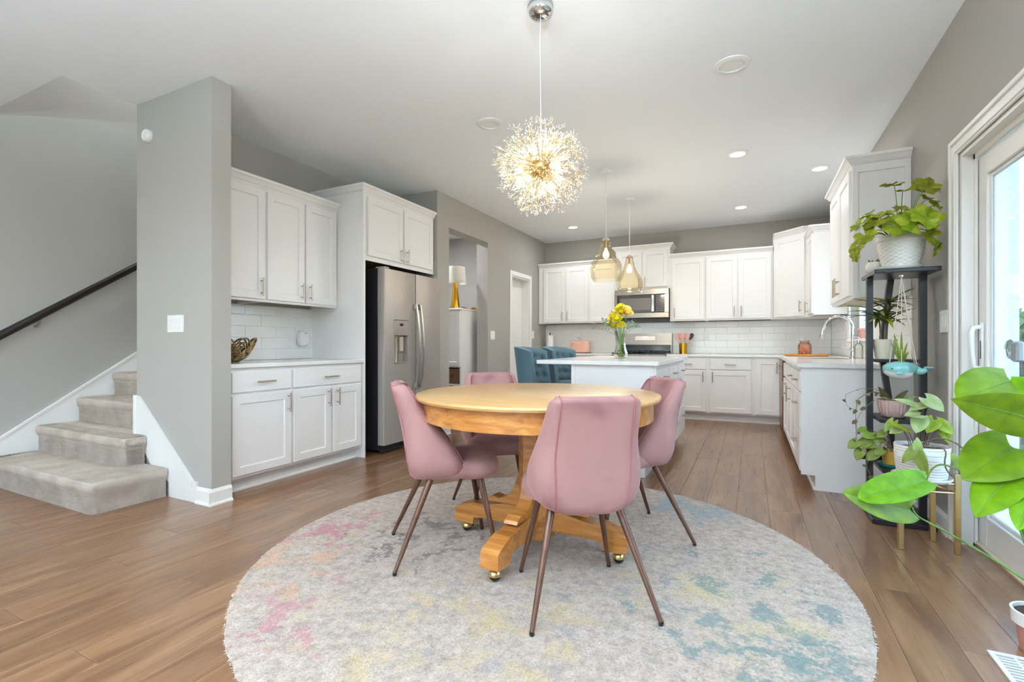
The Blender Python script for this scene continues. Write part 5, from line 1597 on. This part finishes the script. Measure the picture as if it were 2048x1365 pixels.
# ---- white diamond pot with lobed plant, on the top shelf
TP = (.785, 3.565, 1.476)
t = thing('potted_plant', 'large lobed-leaf plant in a white diamond-textured pot on top of the black stand', 'plant', TP)
obj('saucer', MB().lathe([(.001,.0005),(.090,.0005),(.103,.016),(.103,.022),(.096,.022),(.087,.010),(.001,.008)], 40), M['ceramic'], t, smooth=40)
rings = []; nn, mm = 96, 40
for j in range(mm+1):
    z = .010 + .152*j/mm; r_ = .080 + .034*(j/mm)**.8
    ring = []
    for i in range(nn):
        a = 2*PI*i/nn
        u, v = i*14/nn, j*7/mm
        tex = abs(math.sin(PI*(u+v)))*abs(math.sin(PI*(u-v)))
        rr_ = r_ + (.0045*tex if 2 < j < mm-1 else .001)
        ring.append((rr_*math.cos(a), rr_*math.sin(a), z))
    rings.append(ring)
for r_, z in ((.116,.164),(.121,.168),(.121,.198),(.117,.202),(.111,.202),(.109,.185),(.106,.165)):
    rings.append([(r_*math.cos(2*PI*i/nn), r_*math.sin(2*PI*i/nn), z) for i in range(nn)])
obj('pot', MB().loft(rings, True, False), M['ceramic'], t, smooth=50)
obj('soil', MB().lathe([(.001,.178),(.108,.176)], 24), M['soil'], t)
TL = [ # centre (world), radius, normal, spin
 ((.815,3.40,1.700),.085,(.05,-.85,.5),.3),((.862,3.42,1.722),.080,(.35,-.8,.55),1.2),((.745,3.42,1.712),.070,(-.1,-.85,.5),2.6),
 ((.665,3.43,1.745),.066,(-.4,-.6,.7),1.8),((.70,3.46,1.772),.060,(-.2,-.3,.9),.9),((.595,3.44,1.735),.048,(-.6,-.4,.6),2.2),
 ((.610,3.42,1.668),.058,(-.6,-.6,.35),3.0),((.577,3.41,1.612),.048,(-.8,-.45,.1),2.4),((.570,3.40,1.57),.035,(-.8,-.4,-.1),2.0),
 ((.868,3.52,1.895),.062,(.1,-.55,.8),.5),((.905,3.50,1.885),.068,(.35,-.7,.6),1.4),((.800,3.62,1.925),.035,(.0,-.2,1.0),.0),
 ((.745,3.55,1.945),.052,(.0,-.12,1.0),.6),((.905,3.50,1.80),.036,(.5,-.5,.5),.2),((.765,3.47,1.80),.035,(.1,-.5,.8),1.1),
 ((.885,3.47,1.645),.050,(.5,-.7,.1),1.9),((.898,3.46,1.575),.036,(.6,-.4,-.3),2.1),((.83,3.52,1.785),.048,(.2,-.5,.8),2.9),
 ((.725,3.52,1.735),.055,(-.2,-.4,.9),.4),((.79,3.46,1.755),.050,(0,-.6,.8),2.0),((.635,3.50,1.79),.040,(-.5,-.2,.8),.8),((.905,3.56,1.845),.045,(.4,-.4,.7),2.2)]
for k, (c, R_, nrm, sp) in enumerate(TL):
    R_ *= 1.08; cx_ = TP[0]+(c[0]-TP[0])*1.16; ex = max(0, cx_ + R_*1.05 - .955)
    c = (cx_-ex, c[1]-.03-ex*1.3, 1.69+(c[2]-1.69)*1.10)
    c = sub(c, TP); rootp = (c[0]*.25, c[1]*.25+.01, .178)
    mid = ((c[0]+rootp[0])/2 - c[0]*.1, (c[1]+rootp[1])/2, max(c[2], .25) + .02)
    lobed_leaf(t, c, R_, nrm, sp, M['lobedleaf'], 100+k)
    stem(t, bez(rootp, mid, c), .0032, 'stem')
# ---- small white pot with succulent
QP = (.672, 3.655, 1.476)
t = thing('succulent_pot', 'tiny spiky succulent in a round white tilted pot on the black stand', 'plant', QP)
mb = MB().lathe([(.001,.0),(.022,.002),(.036,.014),(.042,.034),(.040,.055),(.030,.070),(.026,.068),(.034,.052),(.034,.03),(.001,.02)], 24); 
obj('pot', mb, M['ceramic'], t, smooth=60)
sp_ = MB(); rx = random.Random(2)
for k in range(26):
    a = rx.uniform(0,2*PI); r_ = rx.uniform(.0,.020); l_ = rx.uniform(.02,.04)
    p = Vector((r_*math.cos(a), r_*math.sin(a), .055)); d = Vector((math.cos(a)*.5, math.sin(a)*.5, 1)).normalized()
    sp_.tube([p, p+d*l_*.6, p+d*l_], [.004,.0035,.0005], 5)
so = obj('succulent', sp_, M['darkleaf'], t, smooth=60); so['kind'] = 'stuff'
# ---- dracaena in a cream pot, second shelf
DP_ = (.735, 3.705, .953)
t = thing('potted_plant', 'spiky strap-leaf plant in a cream tapered pot on the second shelf', 'plant', DP_)
obj('pot', MB().lathe([(.001,.0005),(.046,.0005),(.064,.115),(.066,.12),(.061,.12),(.056,.10),(.001,.098)], 28), M['cream'], t, smooth=40)
obj('soil', MB().lathe([(.001,.104),(.057,.103)], 16), M['soil'], t)
rx = random.Random(12)
for c_ in range(3):
    bx, by = [(-.015,.0),(.012,.01),(.0,-.015)][c_]; hh = [.20,.26,.17][c_]
    stem(t, [(bx,by,.10),(bx*1.5,by*1.5,.10+hh*.5),(bx*2,by*2,.10+hh)], .006, 'bark')
    for k in range(14):
        a = 2*PI*k/14*2 + c_ + rx.uniform(-.2,.2); ln_ = rx.uniform(.11,.21)
        b0 = Vector((bx*2, by*2, .10+hh-rx.uniform(0,.06))); up = rx.uniform(-.15,.7)
        dx_ = math.cos(a)*ln_; dy_ = math.sin(a)*ln_
        if dx_ > .10: dx_ = .10
        if dy_ > .10: dy_ = .10
        leaf(t, b0, b0+Vector((dx_, dy_, up*ln_)), .021, (0,0,1), M['darkleaf'] if (k+c_) % 4 else M['lobedleaf'], a=.35, b=.6, lobe=0, fold=.5, droop=.28, n=8, m=2)
# ---- hanging whale planter
HW = (.768, 3.47, .850)
t = thing('whale_planter', 'turquoise ceramic whale planter hanging by cords from the black stand', 'planter', HW)
rings = []
for i in range(17):
    q = i/16; x_ = -.085 + .155*q
    e_ = max(.05, math.sin(PI*(.06+.86*q)))**.55
    hh = .058*e_*(1 if q < .7 else 1-.5*(q-.7)/.3); ww = .062*e_*(1 if q < .7 else 1-.35*(q-.7)/.3)
    rings.append([(x_, ww*math.cos(a), .052 + (hh*math.sin(a) if math.sin(a) < 0 else .043*e_*min(1, 1.25*math.sin(a)))) for a in [2*PI*k/24 for k in range(24)]])
obj('body', MB().loft(rings), M['aqua'], t, smooth=60)
bl = MB(); rr2 = []
for i in range(11):
    q = i/10; x_ = -.084 + .125*q; qq = (x_+.085)/.155; e_ = max(.05, math.sin(PI*(.06+.86*qq)))**.55
    rr2.append([(x_, .062*e_*1.03*math.cos(a), .052 + .058*e_*1.03*math.sin(a)) for a in [PI+.35 + (PI-.7)*k/12 for k in range(13)]])
bl.loft(rr2, False, False, closed=False)
obj('belly', bl, M['ceramic'], t, smooth=60)
tl_ = MB().tube([(.07,0,.045),(.095,-.005,.040),(.112,-.01,.052)], [.026,.018,.014], 10)
for sg in (-1, 1):
    tl_.sphere((.118, -.012+sg*.020, .062), .021, 10, 6, (.9,1.1,.35))
obj('tail', tl_, M['aqua'], t, smooth=60)
for sg in (-1, 1): obj('eye', MB().sphere((-.055, sg*.054, .055), .0035, 8, 6), M['black'], t)
obj('fin', MB().sphere((-.02, -.064, .03), .018, 10, 6, (1,.3,.6)), M['aqua'], t, smooth=60)
cd = MB()
hook = Vector((.0, -.0, .575))
for (ax, ay) in ((-.055,.0),(.06,-.03),(.065,.03),(-.01,-.045)):
    cd.tube([(ax, ay, .085), tuple(hook)], .0022, 5)
obj('cord', cd, plain('cotton_cord', (214,205,190), .9), t)
obj('hook', MB().tube([(0,0,.575),(.008,0,.58),(.006,0,.586)], .003, 6).lathe([(.001,.578),(.014,.578),(.014,.5865),(.001,.5865)], 14), M['chrome'], t)
for k in range(7):
    a = 2*PI*k/7; ln_ = .05+.03*(k % 3)
    leaf(t, (.01*math.cos(a), .01*math.sin(a), .085), (ln_*.6*math.cos(a), ln_*.6*math.sin(a), .10+.11*(1+(k%3))/2), .014, (-math.cos(a),-math.sin(a),.5), M['vineleaf'], a=.35, b=.6, lobe=0, fold=.4, droop=.1, n=6, m=2)
# ---- vine pots
def vine(parent, pts, r, leaves, size, mat, seed, smat='bark'):
    stem(parent, pts, r, smat, 5, .5, 'vine')
    rv = random.Random(seed); P_ = [Vector(p) for p in pts]
    for k in range(leaves):
        q = (k+.6)/leaves*(len(P_)-1); i = min(int(q), len(P_)-2); p = P_[i].lerp(P_[i+1], q-i)
        d = Vector((rv.uniform(-1,.4), rv.uniform(-1,.2), rv.uniform(-.7,.6))).normalized(); s_ = size*rv.uniform(.7,1.2)
        leaf(parent, p, p+d*s_, s_*.75, (rv.uniform(-.6,.3), -.9, rv.uniform(.2,.9)), mat, n=7, m=3, fold=.3, droop=.2)
GP = (.765, 3.64, .605)
t = thing('potted_vine', 'trailing vine in a ribbed dusty pink pot on the middle shelf', 'plant', GP)
rings = []
for r_, z in ((.050,.0005),(.060,.006),(.072,.05),(.078,.098),(.079,.104),(.073,.104),(.070,.085)):
    rings.append([(r_*(1+.03*math.cos(22*a))*math.cos(a), r_*(1+.03*math.cos(22*a))*math.sin(a), z) for a in [2*PI*k/88 for k in range(88)]])
obj('pot', MB().loft(rings, True, False), M['pinkpot'], t, smooth=50)
obj('soil', MB().lathe([(.001,.092),(.069,.090)], 20), M['soil'], t)
vine(t, bez((-.02,0,.09),(-.08,-.02,.20),(-.185,-.05,.10)) + bez((-.185,-.05,.10),(-.20,-.05,.0),(-.19,-.05,-.13))[1:], .003, 7, .035, M['dryvine'], 1)
vine(t, bez((0,-.01,.09),(-.10,-.06,.23),(-.245,-.06,.13)) + bez((-.245,-.06,.13),(-.26,-.05,.05),(-.20,-.05,.04))[1:], .0016, 4, .022, M['dryvine'], 2)
vine(t, bez((-.1,-.05,.1),(-.22,-.06,.0),(-.185,-.06,-.10)) + bez((-.185,-.06,-.1),(-.22,-.06,-.16),(-.15,-.06,-.22))[1:], .0018, 5, .03, M['dryvine'], 3)
for k, (b0, tp, wd) in enumerate((((.0,0,.09),(-.06,-.07,.13),.05),((.01,0,.09),(.05,-.05,.17),.04),((.02,0,.09),(.10,-.03,.14),.04),((-.02,0,.09),(-.07,-.05,.18),.045),((.0,-.02,.09),(-.02,-.09,.12),.05))):
    leaf(t, b0, tp, wd, (-.2,-.7,.7), M['dryvine'] if k % 2 else M['paleleaf'])
EP = (.765, 3.66, .305)
t = thing('potted_vine', 'yellowing leafy vine in a teal pot on the lowest shelf', 'plant', EP)
obj('pot', MB().lathe([(.001,.012),(.045,.012),(.058,.09),(.060,.095),(.055,.095),(.050,.078),(.001,.076)], 26), plain('ochre_glaze', (206,160,70), .3, var=.15), t, smooth=40)
obj('saucer', MB().lathe([(.001,.0005),(.060,.0005),(.072,.018),(.068,.018),(.058,.010),(.001,.0085)], 26), M['teal'], t, smooth=40)
VL = [((-.06,-.05,.17),.075),((-.10,-.06,.14),.07),((-.13,-.07,.16),.08),((-.17,-.08,.10),.07),((-.09,-.07,.09),.075),((-.05,-.06,.21),.055),((-.14,-.06,.22),.05),((-.185,-.08,.15),.07),((-.06,-.08,.11),.06),((-.11,-.08,.19),.06)]
rv = random.Random(8)
for k, (c, s_) in enumerate(VL):
    stem(t, bez((0,0,.08), (c[0]*.4, c[1]*.5, .22), c), .0025, 'bark', 5)
    d = Vector((-.6+rv.uniform(-.3,.3), -.3, rv.uniform(-.9,.1))).normalized()
    leaf(t, c, Vector(c)+d*s_, s_*.85, (-.2,-.85,.45), M['vineleaf'], n=8, m=3, fold=.2, droop=.2, wav=.06)
vine(t, [(0,0,.08),(-.10,-.05,.10),(-.14,-.06,.0),(-.10,-.05,-.10),(-.07,-.05,-.16)], .003, 7, .03, M['darkleaf'], 5)

# ================================================================ gold stand with the striped pot
GS = (.80, 3.165, 0)
t = thing('plant_stand', 'low gold metal plant stand by the sliding door casing', 'plant stand', GS)
for (lx, ly) in ((-.118,-.068),(.118,-.02),(.06,.13),):
    obj('leg', MB().cbox(lx-.012, lx+.012, ly-.012, ly+.012, .0003, .395, .002), M['brass'], t)
ringm = MB()
for z in (.30, .345):
    for (a, b) in (((-.118,-.068),(.118,-.02)), ((.118,-.02),(.06,.13)), ((.06,.13),(-.118,-.068))):
        ringm.tube([(a[0],a[1],z),(b[0],b[1],z)], .005, 6)
obj('rail', ringm, M['brass'], t)
SPt = (.782, 3.165, .352)
t = thing('potted_plant', 'pale arrow-leaf vine in a white pot with grey stripes on the gold stand', 'plant', SPt)
obj('saucer', MB().lathe([(.001,.0005),(.108,.0005),(.124,.014),(.124,.02),(.117,.02),(.106,.010),(.001,.008)], 40), M['ceramic'], t, smooth=40)
s = N('striped_ceramic'); v = s.coord(); sp3 = s.n('ShaderNodeSeparateXYZ'); s.l(v, sp3.inputs[0])
st1 = s.math('FRACT', s.math('ADD', s.math('MULTIPLY', sp3.outputs[2], 78), s.math('MULTIPLY', s.noise(v, 9, 2), .9)))
brk = s.noise(s.coord('Object', (6,6,60)), 1.5, 2)
stf = s.math('MULTIPLY', s.math('LESS_THAN', st1, .16), s.math('GREATER_THAN', brk, .44))
col = s.mix(stf, lin((238,236,231)), lin((138,132,124)))
M['striped'] = s.done(s.bsdf(col, .35))
obj('pot', MB().lathe([(.001,.009),(.094,.009),(.102,.02),(.111,.10),(.114,.172),(.112,.176),(.107,.176),(.104,.15),(.001,.148)], 44), M['striped'], t, smooth=40)
obj('soil', MB().lathe([(.001,.156),(.104,.155)], 24), M['soil'], t)
SY = [ # base, tip offsets in local coordinates, width
 ((-.03,-.10,.34),(-.10,-.15,.345),.06,'paleleaf',(0,-.5,.8)), ((-.04,-.07,.385),(-.13,-.10,.42),.045,'paleleaf',(-.1,-.6,.8)),
 ((.0,-.08,.42),(.06,-.12,.37),.085,'paleleaf',(.1,-.7,.7)), ((.02,-.07,.40),(-.08,-.11,.365),.05,'paleleaf',(.1,-.5,.9)),
 ((-.02,-.07,.32),(-.05,-.12,.255),.075,'paleleaf',(-.1,-.9,.4)), ((.04,-.04,.31),(.0,-.09,.255),.07,'lobedleaf',(-.1,-.8,.5)),
 ((.06,-.02,.30),(.11,-.06,.25),.07,'lobedleaf',(.2,-.8,.5)), ((-.08,-.08,.26),(-.16,-.10,.30),.04,'lobedleaf',(-.1,-.5,.9)),
 ((-.05,-.125,.16),(-.01,-.145,.045),.055,'vineleaf',(-.1,-.95,.3)), ((-.06,-.125,.17),(-.11,-.14,.10),.045,'vineleaf',(-.1,-.95,.3)),
 ((-.045,-.125,.165),(-.05,-.14,.23),.04,'paleleaf',(-.1,-.95,.3)), ((-.10,-.06,.26),(-.15,-.09,.24),.05,'paleleaf',(-.2,-.7,.6)),
 ((-.12,-.02,.29),(-.16,-.04,.24),.045,'vineleaf',(-.2,-.8,.5)), ((.10,-.18,.16),(.155,-.22,.07),.085,'vineleaf',(-.1,-.9,.5)), ((.08,.0,.27),(.10,-.05,.20),.05,'lobedleaf',(.1,-.9,.4))]
for k, (b0, tp, wd, mt, nrm) in enumerate(SY):
    rt = (b0[0]*.35, b0[1]*.3+.02, .152)
    if b0[2] > .18 and k != 13: stem(t, bez(rt, (rt[0]*.7+b0[0]*.3, rt[1], b0[2]*.9), b0), .0024, 'bark', 5)
    leaf(t, b0, tp, wd, nrm, M[mt], a=.55, b=.95, lobe=.30, fold=.25, droop=.12, n=9, m=4)
for k, pts in enumerate([bez((-.02,0,.155),(.06,-.05,.27),(.13,-.11,.19)) + bez((.13,-.11,.19),(.15,-.17,.17),(.10,-.18,.16))[1:],
            bez((.03,0,.155),(.08,-.09,.20),(.062,-.124,.15)) + bez((.062,-.124,.15),(.045,-.135,.09),(.085,-.13,.055))[1:],
            bez((-.08,.02,.155),(-.02,-.09,.20),(.05,-.05,.165)), bez((-.06,-.02,.155),(-.09,-.09,.19),(-.05,-.123,.165)),
            bez((-.03,-.05,.155),(.02,-.02,.19),(.08,-.03,.16))]):
    stem(t, pts, .0042 if k < 2 else .0035, 'bark', 6, .7, 'runner')

# ================================================================ big philodendron in the right foreground
BP = (.885, 2.265, 0)
t = thing('potted_plant', 'large bright green philodendron in a terracotta pot by the sliding door', 'plant', BP)
obj('pot', MB().lathe([(.001,.0005),(.058,.0005),(.072,.115),(.001,.113)], 32), M['terracotta'], t, smooth=40)
obj('pot_rim', MB().lathe([(.0725,.090),(.080,.090),(.082,.132),(.074,.132),(.072,.116),(.0725,.090)], 32), M['ceramic'], t, smooth=40)
obj('soil', MB().lathe([(.001,.122),(.0725,.121)], 20), M['soil'], t)
obj('main_stem', MB().tube([(0,0,.12),(.0,.02,.25),(-.005,.03,.42),(0,.02,.6)], [.014,.013,.011,.008], 10), M['stem'], t, smooth=60)
CAMN = (-.33,-.88,.32)
BL = [ # base, tip, width, normal, kwargs, stem path start height
 ((.853,2.405,.908),(.668,2.250,.860),.20,(-.35,-.80,.45),dict(lobe=.22,fold=.12,droop=.10,a=.42,b=.8)),
 ((.905,2.270,.775),(.583,2.093,.868),.150,(-.25,-.90,-.10),dict(lobe=.12,fold=.18,droop=-.05,a=.6,b=1.0)),
 ((.867,2.434,.660),(.700,2.330,.560),.20,(-.40,-.80,.45),dict(lobe=.25,fold=.12,droop=.12,a=.42,b=.85)),
 ((.823,2.368,.547),(.705,2.245,.455),.135,(-.40,-.75,.5),dict(lobe=.25,fold=.2,droop=.15,a=.45,b=.9)),
 ((.678,2.674,.455),(.405,2.470,.400),.130,(-.28,-.80,.35),dict(lobe=.06,fold=.40,droop=.03,a=.45,b=.5)),
 ((.618,2.661,.325),(.318,2.452,.410),.150,(-.25,-.85,.40),dict(lobe=.10,fold=.3,droop=-.10,a=.5,b=.8)),
 ((.86,2.30,.50),(.80,2.20,.44),.08,(-.3,-.8,.5),dict(lobe=.2,fold=.2,droop=.2)),
 ((.90,2.38,.93),(.955,2.25,.86),.15,(-.35,-.85,.35),dict(lobe=.25,fold=.2,droop=.1)),
 ((.905,2.40,.60),(.955,2.26,.52),.14,(-.35,-.85,.35),dict(lobe=.25,fold=.2,droop=.1)),
 ((.87,2.25,.32),(.865,2.20,.16),.07,(-.4,-.85,.1),dict(lobe=.1,fold=.3,droop=.1))]
for k, (b0, tp, wd, nrm, kw) in enumerate(BL):
    lo = leaf(t, sub(b0, BP), sub(tp, BP), wd, nrm, M['bigleaf'], n=18, m=7, **kw)
    # raised midrib
    Mx, L_ = frame(sub(b0, BP), sub(tp, BP), nrm)
    rb = MB().tube([(0, L_*q, -kw.get('droop', .15)*L_*q*q+.0008) for q in [i/10*.94 for i in range(11)]], [.0022*(1-.85*i/10) for i in range(11)], 5)
    obj('midrib', rb, M['stem'], lo, smooth=60)
def bs(pts, r): stem(t, [sub(p, BP) for p in pts], r, 'stem', 8, .75)
bs(bez((.885,2.275,.42),(.875,2.36,.75),(.853,2.405,.908)), .0045)
bs(bez((.885,2.285,.55),(.925,2.25,.70),(.905,2.270,.775)), .0045)
bs(bez((.885,2.275,.25),(.845,2.41,.45),(.867,2.434,.660)), .0045)
bs(bez((.885,2.27,.22),(.84,2.33,.40),(.823,2.368,.547)), .0045)
bs(bez((.885,2.285,.48),(.82,2.45,.52),(.731,2.612,.537)) + bez((.731,2.612,.537),(.695,2.665,.545),(.678,2.674,.455),5)[1:], .0048)
bs(bez((.885,2.285,.20),(.80,2.46,.25),(.659,2.666,.288)) + bez((.659,2.666,.288),(.635,2.675,.30),(.625,2.661,.335),4)[1:], .0042)
bs([(.885,2.275,.40),(.87,2.30,.47),(.86,2.30,.50)], .003)
bs(bez((.885,2.28,.5),(.89,2.36,.8),(.90,2.38,.93)), .004)
bs(bez((.885,2.28,.3),(.91,2.38,.45),(.905,2.40,.60)), .004)

# ================================================================ outside
g_ = MB(); g_.box(1.2, 60, -40, 60, -.5, -.35); g_.box(-40, 1.2, -40, YR-.2, -.5, -.35); g_.box(-40, 1.2, YB+.2, 60, -.5, -.35); g_.box(-40, XW-.2, YR-.2, YB+.2, -.5, -.35)
s = N('lawn'); v = s.coord(); colg = s.ramp(s.noise(v, 3, 5, .7), [(.3, lin((62,80,34))), (.7, lin((92,108,54)))])
tag(obj('lawn', g_, s.done(s.bsdf(colg, .95, 0, .1))), 'green lawn outside the sliding door', 'lawn', None, 'stuff')
dk = thing('patio_deck', 'weathered grey wooden deck outside the sliding door', 'deck', (2.6, 3.0, -.35))
wd_ = plain('deck_wood', (128,120,112), .8, var=.15, vs_=12)
for k in range(18):
    obj('board', MB().cbox(-1.36 + k*.15, -1.36 + k*.15 + .143, -3.0, 3.4, .20, .235, .004), wd_, dk)
obj('joists', MB().box(-1.36,1.34,-2.9,-2.8,0,.20).box(-1.36,1.34,0,.1,0,.20).box(-1.36,1.34,3.2,3.3,0,.20), wd_, dk)
fc = thing('garden_fence', 'dark brown wooden garden fence seen through the patio glass', 'fence', (5.2, 9.0, -.35))
fw = plain('fence_wood', (92,74,60), .8, var=.2, vs_=10)
for k in range(30):
    obj('picket', MB().cbox(-2.2 + k*.145, -2.2 + k*.145 + .13, -.012, .012, .03, 1.22, .004), fw, fc)
obj('rail', MB().box(-2.2, 2.15, .0125, .06, .25, .33).box(-2.2, 2.15, .0125, .06, .92, 1.0), fw, fc)
M['hedge'] = leafmat('hedge_leaf', (78,108,44), (130,150,70), .2, .6)
def bush(loc, rx_, rz_, n_, label, seed):
    t = thing('garden_tree', label, 'tree', loc, 0, 'trees beyond the garden')
    rb = random.Random(seed); mb = MB()
    for k in range(n_):
        d = Vector((rb.gauss(0,1), rb.gauss(0,1), rb.gauss(0,1))).normalized()*(.55+.45*rb.random())
        c = Vector((d.x*rx_, d.y*rx_, rz_*1.35 + d.z*rz_)); a = Vector((rb.uniform(-1,1),rb.uniform(-1,1),rb.uniform(-1,1))).normalized(); b = a.orthogonal().normalized()
        q = rx_*.09; mb.add([c-a*q, c+b*q*.6, c+a*q, c-b*q*.6], [(0,1,2,3)])
    o = obj('foliage', mb, M['hedge'], t); o['kind'] = 'stuff'
    obj('trunk', MB().tube([(0,0,0),(0,0,rz_)], [rx_*.08, rx_*.05], 8), M['bark'], t)
bush((9, 16.5, -.35), 2.2, 1.0, 1500, 'round green tree just behind the garden fence', 1)
bush((13.5, 19.0, -.35), 2.6, 1.3, 1500, 'broad green tree right of the garden fence', 2)
bush((8.0, 22.0, -.35), 2.8, 1.1, 1500, 'distant green tree left of the others', 3)
# hanging feeder outside the glass
t = thing('bird_feeder', 'black metal bird feeder hanging outside the sliding door', 'bird feeder', (1.78, 4.55, 1.75))
obj('roof', MB().lathe([(.001,.22),(.02,.215),(.03,.20),(.085,.155),(.085,.148),(.001,.148)], 16), M['black'], t, smooth=40)
obj('pole', MB().tube([(0,0,.0),(0,0,.15)], .008, 8).tube([(.06,0,.02),(.06,0,.15)], .004, 6).tube([(-.06,0,.02),(-.06,0,.15)], .004, 6), M['black'], t)
obj('tray', MB().lathe([(.001,0),(.085,0),(.09,.02),(.084,.02),(.08,.008),(.001,.008)], 20), M['black'], t)
obj('hanger', MB().tube([(0,0,.215),(0,0,.75),(.0,-.2,.85)], .005, 6), M['black'], t)
tag(obj('suction_disc', MB().lathe([(.001,0),(.045,0),(.04,.006),(.001,.014)], 24).xf(Matrix.Rotation(-PI/2,4,'Y')), M['vase_glass'], None, (XR+.0825, 2.97, 1.02)), 'clear suction disc stuck on the patio door glass', 'suction cup')
tag(obj('door_sensor', MB().cbox(-.028,0,-.03,.03,-.045,.045,.008), plain('sensor_grey', (150,156,160), .3), None, (XR+.0825, 2.86, 1.01)), 'grey box sensor stuck on the patio door glass', 'sensor')
